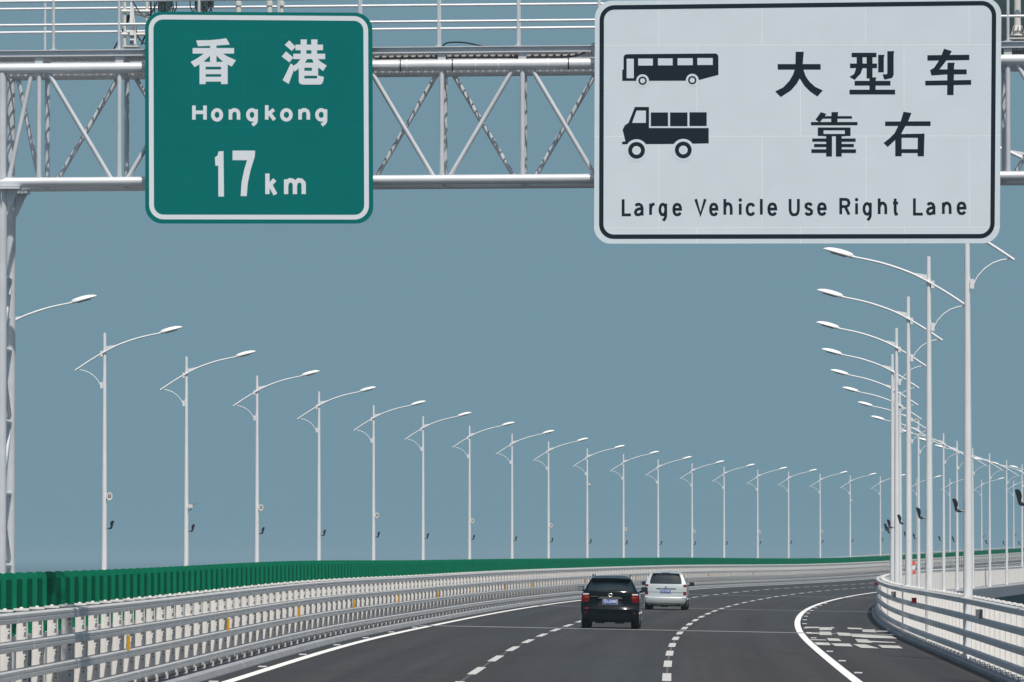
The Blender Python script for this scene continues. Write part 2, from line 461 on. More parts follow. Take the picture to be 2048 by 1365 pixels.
# ------------------------------------------------------------------ guard rails
HT = 1.442
PITCHR = 0.368
def rail_section(w, hc, side, hh=0.132, dd=0.14):
    """side=+1: carriageway lies on the +w side"""
    a = [(-0.36, -0.5), (0.40, -0.5), (0.5, -0.42), (0.5, -0.06), (0.475, -0.02), (0.475, 0.06), (0.5, 0.10), (0.5, 0.36), (0.38, 0.5), (-0.38, 0.5), (-0.5, 0.36), (-0.5, -0.36)]
    return [(w + side * x * dd, hc + y * hh) for x, y in a]
def post_mesh():
    """local x towards the carriageway, y along the road"""
    mb = MB()
    # web plate that faces along the road
    web = [(0.0, -0.006, 0.07), (0.0, -0.006, 1.405), (-0.12, -0.006, 1.405), (-0.13, -0.006, 0.75), (-0.145, -0.006, 0.07)]
    mb.prism(web, (0, 0.012, 0))
    mb.box(0.0, 0.012, -0.055, 0.055, 0.07, 1.405)                # front flange
    mb.prism([(-0.12, -0.05, 1.405), (-0.13, -0.05, 0.75), (-0.145, -0.05, 0.07), (-0.159, -0.05, 0.07), (-0.144, -0.05, 0.75), (-0.134, -0.05, 1.405)], (0, 0.10, 0))
    mb.box(-0.15, 0.0, -0.06, 0.06, 1.405, 1.455); mb.box(-0.175, 0.03, -0.085, 0.085, 1.455, 1.485)               # cap
    mb.box(-0.095, -0.055, -0.025, 0.025, 1.485, 1.502)
    mb.m = 1
    for k in range(4):
        h = HT - 0.0575 - PITCHR * k
        mb.box(0.012, 0.062, -0.045, 0.045, h - 0.03, h + 0.03)    # rail bracket
        mb.box(-0.052, -0.006, -0.019, -0.006, h - 0.122, h - 0.078)
        mb.box(-0.03, 0.0, -0.055, -0.03, h - 0.19, h - 0.172)
    mb.box(-0.23, 0.09, -0.13, 0.13, 0.062, 0.085)                 # base plate
    mb.m = 2; mb.box(0.205, 0.235, -0.05, 0.05, 0.10, 0.185); mb.box(0.12, 0.235, -0.05, 0.05, 0.10, 0.112); mb.m = 1
    for x in (-0.205, 0.05):
        for y in (-0.10, 0.10): mb.m = 2; mb.tube([(x, y, 0.085), (x, y, 0.135)], 0.016, 6)
    return mb.mesh('post', [M['post'], M['bracket'], M['galv']])
POST = post_mesh()
def guard_rail(label, group, w_face, side, z0, z1, zfirst, step, joint0, near=None):
    """w_face: front face of the rails. posts from zfirst on; the 100 largest are parts of their own"""
    root = empty('guard_rail', P(max(z0, 60), w_face))
    tag(root, label, 'guard rail', group)
    off = -Vector(root.location)
    wr = w_face - side * 0.07
    for k in range(4):
        mb = MB(); h = HT - 0.0575 - PITCHR * k
        sweep(mb, rail_section(wr, h, side), z0, z1, 3.0)
        z = joint0 + 2.2 * (k % 2)
        while z < min(z1, 420):
            sweep(mb, rail_section(wr, h, side, 0.138, 0.146), z, z + 0.05, 0.05)
            z += 8.8
        o = mb.build('rail', M['galv'], root); o.location = off
    zs = []
    z = zfirst
    while z < z1 - 2: zs.append(z); z += step
    vis = [q for q in zs if q >= (near if near else z0)]
    solo = set(vis[:100])
    rest = MB()
    rest_v = []
    for z in zs:
        p = P(z, wr - side * 0.132); th = heading(z)
        rz = -th if side > 0 else math.pi - th
        if z in solo:
            o = link('post', POST, root, p + off, rz)
        else:
            rest_v.append((p + off, rz))
    if rest_v:
        base = len(POST.vertices); V = []; Fc = []; MI = []
        pv = [v.co.copy() for v in POST.vertices]; pf = [tuple(q.vertices) for q in POST.polygons]; pm = [q.material_index for q in POST.polygons]
        for p, rz in rest_v:
            mt = Matrix.Translation(p) @ Matrix.Rotation(rz, 4, 'Z'); b = len(V)
            V += [tuple(mt @ v) for v in pv]; Fc += [tuple(b + i for i in q) for q in pf]; MI += pm
        me = bpy.data.meshes.new('posts'); me.from_pydata(V, [], Fc)
        me.materials.append(M['post']); me.materials.append(M['bracket']); me.materials.append(M['galv']); me.polygons.foreach_set('material_index', MI); me.update()
        o = link('posts', me, root); o['kind'] = 'stuff'
    return root, off, wr
WB = -0.842
gl, goff, gw = guard_rail('long grey four-rail guard rail with white posts in front of the green screen', None, WB, 1, Z0, Z1, 81.1, 2.22, 84.5)
# yellow delineators on the left guard rail
mb = MB(); mb.box(-0.02, 0.0, -0.026, 0.026, 0.0, 0.235); mb.box(-0.05, -0.02, -0.02, 0.02, 0.05, 0.1)
DEL = mb.mesh('delineator', M['yellow'])
for k in range(18):
    z = 102.0 + 23.2 * k if k < 8 else 285 + 21 * (k - 8)
    p = P(z, WB + 0.012, HT - PITCHR * 2 + 0.0)
    o = link('delineator', DEL, gl, p + goff, -heading(z)); o.rotation_euler = (0, 0, -heading(z) - R(62))
gr, roff, rw = guard_rail('long four-rail guard rail with white posts below the right-hand lamps', None, 14.209, -1, Z0, Z1, 113.4, 2.2, 120)
mb = MB(); mb.box(-0.075, 0.075, -0.02, 0.02, 0, 0.20); mb.box(-0.1, 0.1, -0.03, 0.03, 0.0, 0.02)
DG = mb.mesh('reflector_box', M['bracket'])
mb = MB(); mb.box(-0.07, 0.07, -0.012, 0.012, 0, 0.15)
DR = mb.mesh('reflector', M['red'])
for z, me in ((137.5, DG), (205.0, DG), (180.0, DR), (287.0, DR)):
    p = P(z, 14.17, HT - PITCHR)
    link('reflector', me, gr, p + roff, -heading(z))
gf, _, _ = guard_rail('far outer guard rail of the opposite carriageway, beyond the green screen', None, -14.15, 1, 60, Z1, 62, 2.2, 2000, near=640)

# ------------------------------------------------------------------ green anti-glare screen on the median
scr = empty('anti_glare_screen', P(84, -1.3, 0.145))
tag(scr, 'long green anti-glare screen of upright louvred panels along the median', 'glare screen')
soff = -Vector(scr.location)
def panel_mesh():
    mb = MB(); hw = 0.105
    b, t = 1.10, 1.955
    out = [(-hw * 0.80, b), (hw * 0.80, b), (hw * 0.84, b + 0.10), (hw, b + 0.145), (hw, t - 0.045), (hw * 0.78, t - 0.012), (hw * 0.3, t + 0.008), (-hw * 0.3, t + 0.008), (-hw * 0.78, t - 0.012), (-hw, t - 0.045), (-hw, b + 0.145), (-hw * 0.84, b + 0.10)]
    inn = [(-0.042, b + 0.16), (0.042, b + 0.16), (0.042, b + 0.165), (0.042, b + 0.17), (0.042, t - 0.10), (0.042, t - 0.095), (0.02, t - 0.09), (-0.02, t - 0.09), (-0.042, t - 0.095), (-0.042, t - 0.10), (-0.042, b + 0.17), (-0.042, b + 0.165)]
    n = len(out)
    for y0, sg in ((-0.022, 1), (0.022, -1)):
        i0 = len(mb.v)
        mb.v += [(x, y0, z) for x, z in out] + [(x, y0, z) for x, z in inn] + [(x, y0 + sg * 0.014, z) for x, z in inn]
        for k in range(n):
            k2 = (k + 1) % n
            mb.f.append((i0 + k, i0 + k2, i0 + n + k2, i0 + n + k)); mb.mi.append(0)
            mb.f.append((i0 + n + k, i0 + n + k2, i0 + 2 * n + k2, i0 + 2 * n + k)); mb.mi.append(0)
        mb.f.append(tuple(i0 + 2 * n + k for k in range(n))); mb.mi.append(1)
    for k in range(n):
        k2 = (k + 1) % n; a = 0; c = 3 * n
        mb.f.append((a + k, a + k2, c + k2, c + k)); mb.mi.append(0)
    mb.m = 0
    for s in range(20):
        z = b + 0.18 + s * (t - b - 0.29) / 19
        mb.box(-0.041, 0.041, -0.0195, -0.010, z - 0.0045, z + 0.0045)
    # ribs beside the louvres
    for x in (-0.062, 0.062): mb.box(x - 0.006, x + 0.006, -0.028, -0.022, b + 0.15, t - 0.09)
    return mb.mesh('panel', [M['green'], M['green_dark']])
PAN = panel_mesh()
z = 60.0 + 0.3; zs = []
while z < Z1 - 5: zs.append(z); z += 1.45 if z < 330 else 1.25
vis = [q for q in zs if q > 76][:100]; solo = set(vis)
V = []; Fc = []; MI = []
pv = [v.co.copy() for v in PAN.vertices]; pf = [tuple(q.vertices) for q in PAN.polygons]; pm = [q.material_index for q in PAN.polygons]
for z in zs:
    p = P(z, -1.30, 0.0) + soff
    rz = -heading(z) * 0.5 + R(random.uniform(-2.5, 2.5)) + R(4)
    if z in solo: link('panel', PAN, scr, p, rz)
    else:
        mt = Matrix.Translation(p) @ Matrix.Rotation(rz, 4, 'Z'); b = len(V)
        V += [tuple(mt @ v) for v in pv]; Fc += [tuple(b + i for i in q) for q in pf]; MI += pm
me = bpy.data.meshes.new('panels'); me.from_pydata(V, [], Fc); me.materials.append(M['green']); me.materials.append(M['green_dark'])
me.polygons.foreach_set('material_index', MI); me.update()
link('panels', me, scr)['kind'] = 'stuff'
mb = MB(); sweep(mb, [(-1.34, 1.03), (-1.26, 1.03), (-1.26, 1.10), (-1.34, 1.10)], Z0, Z1, 4)
z = 61.0
while z < 700:
    a = P(z, -1.30, 0.145); mb.tube([a, P(z, -1.30, 1.03)], 0.03, 6); z += 2.9
o = mb.build('support_rail', M['galv'], scr); o.location = soff
mb = MB(); sweep(mb, [(-1.84, 0.0), (-1.66, 0.0), (-1.70, 0.94), (-1.82, 0.94)], Z0, Z1, 5)
tag(mb.build('median_wall', M['concrete_dark']), 'low grey concrete wall on the median behind the guard rail posts', 'wall')

# ------------------------------------------------------------------ street lamps
def make_lamp(dirx, H, speaker=None, camera=None, flood=7.06):
    """dirx=+1: lamp head reaches to +x"""
    root = empty('street_lamp')
    d = dirx
    mb = MB(); mb.tube([(0, 0, 0.16), (0, 0, H)], [0.118, 0.056], 14)
    mb.box(-0.2, 0.2, -0.2, 0.2, 0.0, 0.03); mb.tube([(0, 0, 0.02), (0, 0, 0.18)], [0.15, 0.11], 10)
    mb.build('pole', M['pole'], root, smooth=True)
    T = H
    # long cantilever arm, slightly arched, runs past the pole to a back tip
    pts = []
    ctrl = [(-1.06, -1.37), (-0.55, -1.03), (0.0, -0.70), (0.45, -0.47), (0.9, -0.30), (1.4, -0.15), (2.05, -0.01)]
    for i in range(len(ctrl) - 1):
        p0 = ctrl[max(i - 1, 0)]; p1 = ctrl[i]; p2 = ctrl[i + 1]; p3 = ctrl[min(i + 2, len(ctrl) - 1)]
        for k in range(4):
            t = k / 4
            pts.append(tuple(0.5 * ((2 * p1[j]) + (-p0[j] + p2[j]) * t + (2 * p0[j] - 5 * p1[j] + 4 * p2[j] - p3[j]) * t * t + (-p0[j] + 3 * p1[j] - 3 * p2[j] + p3[j]) * t ** 3) for j in (0, 1)))
    pts.append(ctrl[-1])
    mb = MB(); mb.tube([(d * x, -0.075, T + z) for x, z in pts], [0.034] * (len(pts) - 8) + [0.034 - 0.0012 * k for k in range(8)], 10)
    mb.tube([(d * 2.0, -0.075, T - 0.022), (d * 2.12, -0.075, T + 0.004)], 0.040, 8)
    mb.prism([(d * 0.05, -0.085, T - 0.62), (d * 0.42, -0.085, T - 0.44), (d * 0.05, -0.085, T - 0.50)], (0, 0.02, 0))
    mb.box(min(-d * 0.15, -d * 0.06), max(-d * 0.15, -d * 0.06), -0.10, 0.02, T - 0.86, T - 0.66)
    mb.build('arm', M['pole'], root, smooth=True)
    # curved stay below the back tip
    st = [(-0.97, -1.34), (-0.78, -1.37), (-0.58, -1.44), (-0.40, -1.56), (-0.24, -1.73), (-0.13, -1.94)]
    mb = MB(); mb.tube([(d * x, -0.06, T + z) for x, z in st], 0.017, 8)
    mb.box(min(-d * 0.15, -d * 0.06), max(-d * 0.15, -d * 0.06), -0.09, 0.02, T - 2.02, T - 1.80)
    mb.build('stay', M['pole'], root, smooth=True)
    # lamp head: a flat teardrop tilted up
    head = MB()
    rings = []
    prof = [(0.0, 0.050, 0.075), (0.05, 0.085, 0.105), (0.18, 0.125, 0.120), (0.38, 0.145, 0.125), (0.58, 0.125, 0.105), (0.72, 0.08, 0.07), (0.80, 0.03, 0.03), (0.82, 0.012, 0.012)]
    ca, sa = math.cos(R(16)), math.sin(R(16))
    def hp(s, y, z): return (d * (2.05 + s * ca - z * sa), -0.075 + y, T + 0.0 + s * sa + z * ca)
    for s, w, hgt in prof:
        rings.append([hp(s, w * math.cos(a), (hgt * math.sin(a) if math.sin(a) > 0 else 0.35 * hgt * math.sin(a)) - 0.02) for a in [2 * math.pi * k / 14 for k in range(14)]])
    head.loft(rings)
    h = head.build('lamp_head', M['lamp'], root, smooth=True)
    lens = MB(); lens.loft([[hp(s, w * 0.72 * math.cos(a), -0.072 + 0.012 * math.sin(a)) for a in [2 * math.pi * k / 10 for k in range(10)]] for s, w in ((0.18, 0.10), (0.42, 0.115), (0.60, 0.09))])
    lens.build('lens', M['lens'], h)
    # black floodlight aimed away from the pole
    zf = T - (flood or 7.06)
    fl = MB()
    fl.tube([(d * 0.06, -0.02, zf - 0.06), (d * 0.17, -0.02, zf - 0.06), (d * 0.25, -0.02, zf - 0.01)], 0.020, 6)
    fl.box(min(d * 0.15, d * 0.25), max(d * 0.15, d * 0.25), -0.10, 0.06, zf - 0.085, zf - 0.05)
    o = fl.build('bracket', M['flood'])
    fl = MB(); nx, nz = d * 0.94, 0.28
    cx0, cz0 = d * 0.29, zf + 0.08
    hh = 0.150
    up = Vector((d * 0.27, 0, 0.96)); no = Vector((d * 0.96, 0, -0.27)); c0 = Vector((cx0, -0.02, cz0))
    prof = [(-hh, 0.025), (hh, 0.025), (hh, -0.022), (0.75 * hh, -0.055), (0.3 * hh, -0.072), (-0.15 * hh, -0.058), (-0.5 * hh, -0.024), (-hh, 0.0)]
    fl.prism([c0 + up * a + no * b + Vector((0, -0.14, 0)) for a, b in prof], (0, 0.28, 0))
    fo = fl.build('floodlight', M['flood'], root); o.parent = fo
    fl = MB(); fl.prism([c0 + up * a + no * 0.025 + Vector((0, y, 0)) for a, y in ((-hh * 0.85, -0.12), (hh * 0.85, -0.12), (hh * 0.85, 0.12), (-hh * 0.85, 0.12))], no * 0.006)
    fl.build('lens', M['glass_grey'], fo)
    if not flood:
        for q in list(fo.children) + [fo]: bpy.data.objects.remove(q)
    if speaker:
        sp = MB(); zc = T - speaker; xc = d * 0.20
        sp.tube([(d * 0.05, -0.02, zc), (d * 0.14, -0.02, zc)], 0.018, 6)
        n = 16
        def ring(y, a, b): return [(xc + a * math.cos(2 * math.pi * k / n), y, zc + b * math.sin(2 * math.pi * k / n)) for k in range(n)]
        sp.loft([ring(0.14, 0.03, 0.04), ring(0.04, 0.05, 0.06), ring(-0.09, 0.10, 0.135), ring(-0.125, 0.115, 0.150), ring(-0.135, 0.110, 0.145), ring(-0.128, 0.062, 0.072)], caps=False)
        s = sp.build('loudspeaker', M['ivory'], root, smooth=True)
        sp = MB(); sp.loft([ring(-0.129, 0.062, 0.072), ring(-0.132, 0.044, 0.050), ring(-0.118, 0.040, 0.045), ring(-0.09, 0.02, 0.02)]); sp.build('horn_throat', M['horn'], s)
        sp = MB(); sp.loft([ring(-0.110, 0.030, 0.034), ring(-0.140, 0.026, 0.030), ring(-0.150, 0.012, 0.014)]); sp.build('horn_plug', M['ivory'], s)
    if camera:
        zc = T - camera
        cm = MB(); cm.tube([(d * 0.05, -0.02, zc - 0.12), (d * 0.2, -0.02, zc - 0.12)], 0.02, 6)
        cm.tube([(d * 0.2, -0.02, zc - 0.13), (d * 0.2, -0.02, zc - 0.03)], 0.03, 8)
        cm.prism([(d * 0.10, -0.16, zc - 0.02), (d * 0.28, -0.16, zc - 0.02), (d * 0.28, -0.16, zc + 0.12), (d * 0.10, -0.16, zc + 0.12)], (0, 0.3, 0))
        c = cm.build('surveillance_camera', M['ivory'], root)
        cm = MB(); cm.box(min(d * 0.25, d * 0.42), max(d * 0.25, d * 0.42), -0.14, 0.10, zc + 0.125, zc + 0.15); cm.build('sunshield', M['bracket'], c)
    return root

HL, HR = 10.27, 10.48
ORD = ['first', 'second', 'third', 'fourth', 'fifth', 'sixth', 'seventh', 'eighth', 'ninth', 'tenth', 'eleventh', 'twelfth', 'thirteenth', 'fourteenth', 'fifteenth', 'sixteenth', 'seventeenth', 'eighteenth', 'nineteenth', 'twentieth', 'twenty-first', 'twenty-second', 'twenty-third', 'twenty-fourth']
# (chainage, x) of each lamp of the far-side row, nearest first
left_spots = [(208.0, -16.13), (236.5, -14.83), (265.0, -13.28), (293.3, -11.51), (321.5, -9.55), (351.1, -7.48), (379.2, -5.19), (407.0, -2.66), (433.0, 0.0), (460.0, 2.58), (488.5, 5.65), (515.0, 8.83), (543.0, 12.20), (569.5, 15.77), (594.0, 19.37), (622.0, 23.50), (643.0, 27.35), (670.0, 31.75), (697.0, 36.25), (722.0, 40.9), (748.0, 46.6), (775.0, 52.2), (803.0, 58.0), (832.0, 64.2)]
kinds = ['hidden', 'speaker', 'camera', 'speaker', 'plain', 'speaker', 'plain', 'speaker', 'plain', 'speaker', 'dome', 'speaker', 'plain', 'speaker', 'plain', 'speaker', 'plain', 'speaker', 'dome', 'speaker', 'plain', 'plain', 'plain', 'plain']
protoL = {'hidden': make_lamp(1, HL, flood=None), 'plain': make_lamp(1, HL), 'speaker': make_lamp(1, HL, speaker=5.95), 'camera': make_lamp(1, HL, camera=6.15), 'dome': make_lamp(1, HL, camera=2.75)}
what = {'hidden': 'its pole hidden behind the gantry leg', 'plain': 'no loudspeaker on its pole', 'speaker': 'loudspeaker on its pole', 'camera': 'camera box on its pole', 'dome': 'camera high on its pole'}
used = set()
for i, ((z, x), kd) in enumerate(zip(left_spots, kinds)):
    th = heading(z)
    w = (x - RX(z)) / math.cos(th)
    for _ in range(4):
        pass
    zz = EYE + RE(z) - SUPER * (-15.05) - 0.32
    r = protoL[kd] if kd not in used else copy_tree(protoL[kd]); used.add(kd)
    r.location = (x, z, zz); r.rotation_euler = (0, 0, -th * 0.6)
    lab = '%s white street lamp from the left beyond the green screen, %s' % (ORD[i], what[kd])
    if kd == 'hidden': lab = 'leftmost white street lamp, its pole hidden behind the gantry leg'
    tag(r, lab, 'street lamp', 'street lamps along the far side')
right_spots = [(121.5, 9.75), (147.5, 10.34), (175.5, 11.26), (202.3, 12.34), (230.3, 13.63), (260.5, 15.25), (290.0, 17.05), (320.0, 19.1), (351.0, 21.5), (387.0, 24.2), (429.6, 28.52), (456.2, 31.23), (484.1, 34.3), (509.0, 37.39), (544.1, 41.39), (574.1, 45.04), (602.0, 48.9)]
pr = make_lamp(-1, HR, flood=7.01)
for i, (z, x) in enumerate(right_spots):
    r = pr if i == 0 else copy_tree(pr)
    th = heading(z)
    r.location = (x, z, EYE + RE(z) - SUPER * 15.0 + 0.2 - 0.2); r.rotation_euler = (0, 0, -th)
    tag(r, '%s nearest white street lamp behind the right-hand guard rail' % ORD[i] if i else 'nearest white street lamp behind the right-hand guard rail, mostly out of frame', 'street lamp', 'street lamps along the right guard rail')

# ------------------------------------------------------------------ sign gantry
PSI = R(1.7)
ZG = 89.5
GU = Vector((math.cos(PSI), -math.sin(PSI), 0)); GN = Vector((math.sin(PSI), math.cos(PSI), 0))
G0 = Vector((0, ZG, 0))
def onplane(px, py, back=0.0):
    """point of the gantry's front plane (moved 'back' metres along the road) seen at a surveyed mark"""
    d = cam_ray(px, py); o = Vector((0, 0, EYE)); q = G0 + GN * back
    return o + d * ((q - o).dot(GN) / d.dot(GN))
DEPTH = 1.14
gt = onplane(-100, 139.5); gt2 = onplane(2400, 117)
gb = onplane(-100, 366); gb2 = onplane(2400, 350)
def u_of(p): return (p - G0).dot(GU)
def top(u, back=0.0):
    a, b = u_of(gt), u_of(gt2); t = (u - a) / (b - a); p = gt.lerp(gt2, t); return p + GN * back
def bot(u, back=0.0):
    a, b = u_of(gb), u_of(gb2); t = (u - a) / (b - a); p = gb.lerp(gb2, t); return p + GN * back
u0 = u_of(onplane(78, 250)); u12 = u_of(onplane(2016, 250)); DU = (u12 - u0) / 12
uk = lambda k: u0 + DU * k
KMAX = 14
UL = u_of(onplane(3, 600)); UR = uk(KMAX) + 0.25
groot = empty('sign_gantry', (onplane(3, 600).x, ZG, P(ZG, -1.5, 0.1).z))
tag(groot, 'silver tubular truss gantry across the road with a railed walkway on top', 'sign gantry')
go = -Vector(groot.location)
def gpart(mb, name, m, smooth=True, parent=None):
    o = mb.build(name, m, parent or groot, smooth=smooth)
    if not parent: o.location = go
    return o
ra, rb = 0.077, 0.066
for bk in (0.0, DEPTH):
    mb = MB(); mb.tube([top(UL - 0.7, bk), top(UR + 0.4, bk)], ra, 16)
    gpart(mb, 'top_chord', M['truss'])
    mb = MB(); mb.tube([bot(UL - 0.7, bk), bot(UR + 0.4, bk)], rb, 16)
    gpart(mb, 'bottom_chord', M['truss'])
    for k in range(0, KMAX + 1):
        mb = MB(); mb.tube([bot(uk(k), bk), top(uk(k), bk)], 0.035, 12, caps=False)
        gpart(mb, 'upright', M['truss'])
    for k in range(-1, KMAX):
        ua, ub = (uk(k), uk(k + 1)) if k >= 0 else (UL, uk(0))
        # front plane: top nodes at even k; back plane: top nodes at odd k
        even = (k % 2 == 0)
        if bk > 0: even = not even
        e = 0.09
        mb = MB()
        if even: mb.tube([top(ua + e, bk), bot(ub - e, bk)], 0.032, 12, caps=False)
        else: mb.tube([bot(ua + e, bk), top(ub - e, bk)], 0.032, 12, caps=False)
        gpart(mb, 'diagonal', M['truss'])
mb = MB()
for k in range(0, KMAX + 1):
    mb.tube([top(uk(k)), top(uk(k), DEPTH)], 0.032, 8, caps=False); mb.tube([bot(uk(k)), bot(uk(k), DEPTH)], 0.032, 8, caps=False)
gpart(mb, 'cross_member', M['truss'])
# straps round the front top chord
for i, x in enumerate((801, 814, 905, 951, 997, 1097, 1137)):
    u = u_of(onplane(x, 130)); mb = MB(); mb.tube([top(u - 0.008), top(u + 0.008)], ra + 0.005, 16)
    gpart(mb, 'strap', M['lamp'] if i in (1, 3, 4, 5) else M['cable'])
# legs: lattice columns
def leg(u, top_z):
    mb = MB(); zt = top_z
    for bk in (0.0, DEPTH):
        b = G0 + GN * bk + GU * u
        gz = P(ZG, -1.5 if u < 0 else 14.9, 0.06).z
        mb.tube([(b.x, b.y, gz), (b.x, b.y, zt)], 0.073, 16)
    zz = zt - 1.2; i = 0
    while zz > gz:
        a = G0 + GU * u; c = G0 + GU * u + GN * DEPTH
        mb.tube([(a.x, a.y, zz), (c.x, c.y, zz)], 0.036, 10)
        if zz - 1.0 > gz:
            if i % 2: mb.tube([(a.x, a.y, zz - 0.05), (c.x, c.y, zz - 0.95)], 0.03, 8)
            else: mb.tube([(c.x, c.y, zz - 0.05), (a.x, a.y, zz - 0.95)], 0.03, 8)
        zz -= 1.0; i += 1
    lg = gpart(mb, 'leg', M['truss'])
    for bk in (0.0, DEPTH):
        mb = MB()
        b = G0 + GN * bk + GU * u
        c = Vector((b.x, b.y, zt))
        mb.prism([c + GU * s + GN * t for s, t in ((-0.26, -0.16), (0.26, -0.16), (0.26, 0.16), (-0.26, 0.16))], (0, 0, 0.03))
        for s in (-1, 1):
            mb.prism([c + GU * (0.07 * s), c + GU * (0.24 * s), c + GU * (0.20 * s) + Vector((0, 0, -0.07)), c + GU * (0.07 * s) + Vector((0, 0, -0.36))], GN * 0.018)
        mb.prism([c + GN * (-0.06), c + GN * (-0.15), c + GN * (-0.06) + Vector((0, 0, -0.3))], GU * 0.016)
        gpart(mb, 'head_plate', M['truss'], smooth=False)
    # upper column inside the truss
    for bk in (0.0, DEPTH):
        mb = MB(); mb.tube([bot(u, bk), top(u, bk)], 0.06, 14, caps=False)
        gpart(mb, 'end_post', M['truss'])
legz = bot(UL).z - rb - 0.03
leg(UL, legz)
leg(UR, bot(UR).z - rb - 0.03)
# walkway: edge channels, expanded metal, brackets and two railings
wz = 0.21
mb = MB()
for bk in (-0.06, DEPTH + 0.06):
    a, b = top(UL - 0.6, bk), top(UR + 0.3, bk)
    for p in ((a, b),):
        up = Vector((0, 0, 1))
        mb.prism([a + up * (wz - 0.045), a + up * (wz + 0.03), a + up * (wz + 0.03) + GN * 0.04, a + up * (wz - 0.045) + GN * 0.04], b - a)
        mb.prism([a + up * (wz + 0.03) - GN * 0.03, a + up * (wz + 0.042) - GN * 0.03, a + up * (wz + 0.042) + GN * 0.05, a + up * (wz + 0.03) + GN * 0.05], b - a)
gpart(mb, 'walkway_edge', M['truss'], smooth=False)
mb = MB()   # expanded metal: crossing strips
L = u_of(top(UR)) - UL + 0.6
wd = DEPTH + 0.04; step = 0.10
nn = int((L + wd) / step)
for i in range(nn):
    s = UL - 0.5 - 0.6 * wd + i * step
    for sg in (1, -1):
        a0 = s if sg > 0 else s + 0.6 * wd
        a1 = s + 0.6 * wd if sg > 0 else s
        a0 = min(max(a0, UL - 0.6), UR + 0.3); a1 = min(max(a1, UL - 0.6), UR + 0.3)
        p = top(a0, -0.02) + Vector((0, 0, wz - 0.012 + 0.004 * sg)); q = top(a1, DEPTH + 0.02) + Vector((0, 0, wz - 0.012 + 0.004 * sg))
        mb.prism([p - GU * 0.012, p + GU * 0.012, q + GU * 0.012, q - GU * 0.012], (0, 0, 0.006))
gpart(mb, 'walkway_grating', mat('expanded_metal', (0.30, 0.30, 0.30), 0.55, metal=0.3), smooth=False)
mb = MB()
for k in range(0, KMAX + 1):
    for bk in (0.0, DEPTH):
        c = top(uk(k), bk)
        for s in (0.0,):
            mb.prism([c - GU * 0.055 - GN * 0.03 + Vector((0, 0, ra * 0.8)), c + GU * 0.055 - GN * 0.03 + Vector((0, 0, ra * 0.8)), c + GU * 0.055 + GN * 0.03 + Vector((0, 0, ra * 0.8)), c - GU * 0.055 + GN * 0.03 + Vector((0, 0, ra * 0.8))], (0, 0, wz - 0.05 - ra * 0.8))
    a = top(uk(k), 0.0); b = top(uk(k), DEPTH)
    mb.prism([a + Vector((0, 0, wz - 0.05)), b + Vector((0, 0, wz - 0.05)), b + Vector((0, 0, wz - 0.018)), a + Vector((0, 0, wz - 0.018))], GU * 0.05)
gpart(mb, 'walkway_bracket', M['truss'], smooth=False)
for bk, xs in ((-0.05, (-55, 107, 238, 398, 557, 719, 877, 1036, 1198, 1360, 1520, 1680, 1850, 2016, 2180, 2340)), (DEPTH + 0.05, (-40, 90, 247, 405, 563, 722, 880, 1039, 1200, 1362, 1522, 1685, 1848, 2014, 2175, 2335))):
    mb = MB()
    us = [u_of(onplane(x, 60, bk)) for x in xs]
    for u in us:
        c = top(u, bk) + Vector((0, 0, wz + 0.04))
        mb.tube([c, c + Vector((0, 0, 1.02))], 0.021 if bk < 0 else 0.018, 8)
        mb.prism([c - GU * 0.05 - GN * 0.04, c + GU * 0.05 - GN * 0.04, c + GU * 0.05 + GN * 0.04, c - GU * 0.05 + GN * 0.04], (0, 0, 0.012))
    for hh in (0.35, 0.68, 1.02):
        mb.tube([top(UL - 0.6, bk) + Vector((0, 0, wz + 0.04 + hh)), top(UR + 0.3, bk) + Vector((0, 0, wz + 0.04 + hh))], 0.019, 8)
    gpart(mb, 'railing', M['truss'])
# cables lying on the gantry
M['conduit'] = mat('conduit_grey', (0.22, 0.21, 0.20), 0.6)
def cable(pts, r, bk=0.1, m='cable'):
    mb = MB()
    P3 = [onplane(x, y, bk) for x, y in pts]; sm = []
    for i in range(len(P3) - 1):
        a, b, c, d = P3[max(i - 1, 0)], P3[i], P3[i + 1], P3[min(i + 2, len(P3) - 1)]
        for k in range(5):
            t = k / 5; sm.append(0.5 * (2 * b + (c - a) * t + (2 * a - 5 * b + 4 * c - d) * t * t + (3 * b - a - 3 * c + d) * t ** 3))
    sm.append(P3[-1]); mb.tube(sm, r, 6); gpart(mb, m, M[m])
cable([(884, 96), (890, 88), (905, 85), (930, 86), (965, 92), (1010, 96), (1036, 95)], 0.011)
cable([(300, -20), (302, 25), (296, 55), (283, 90)], 0.013, 0.7)
cable([(262, 2), (268, 30), (274, 70), (290, 88), (300, 90)], 0.013, 0.5)
cable([(266, 4), (280, 26), (292, 32), (304, 25), (316, 0)], 0.010, 0.45)
cable([(268, 28), (285, 32), (300, 36), (330, 40)], 0.010, 0.45)
cable([(258, 30), (252, 50), (246, 64)], 0.026, 0.8)
cable([(240, 60), (236, 82), (228, 98)], 0.012, 0.4)
for i in range(9):
    x = 312 + i * 4.5; cable([(x, -10), (x + random.uniform(-6, 6), 12), (x + random.uniform(-8, 8), 34)], 0.008, 0.5)
for i in range(9):
    x = 384 + i * 4.8; cable([(x, -10), (x + random.uniform(-6, 6), 12), (x + random.uniform(-8, 8), 34)], 0.008, 0.5)
cable([(750, 116), (900, 114), (1080, 113), (1140, 112), (1165, 105), (1192, 88)], 0.030, 0.12, 'conduit')

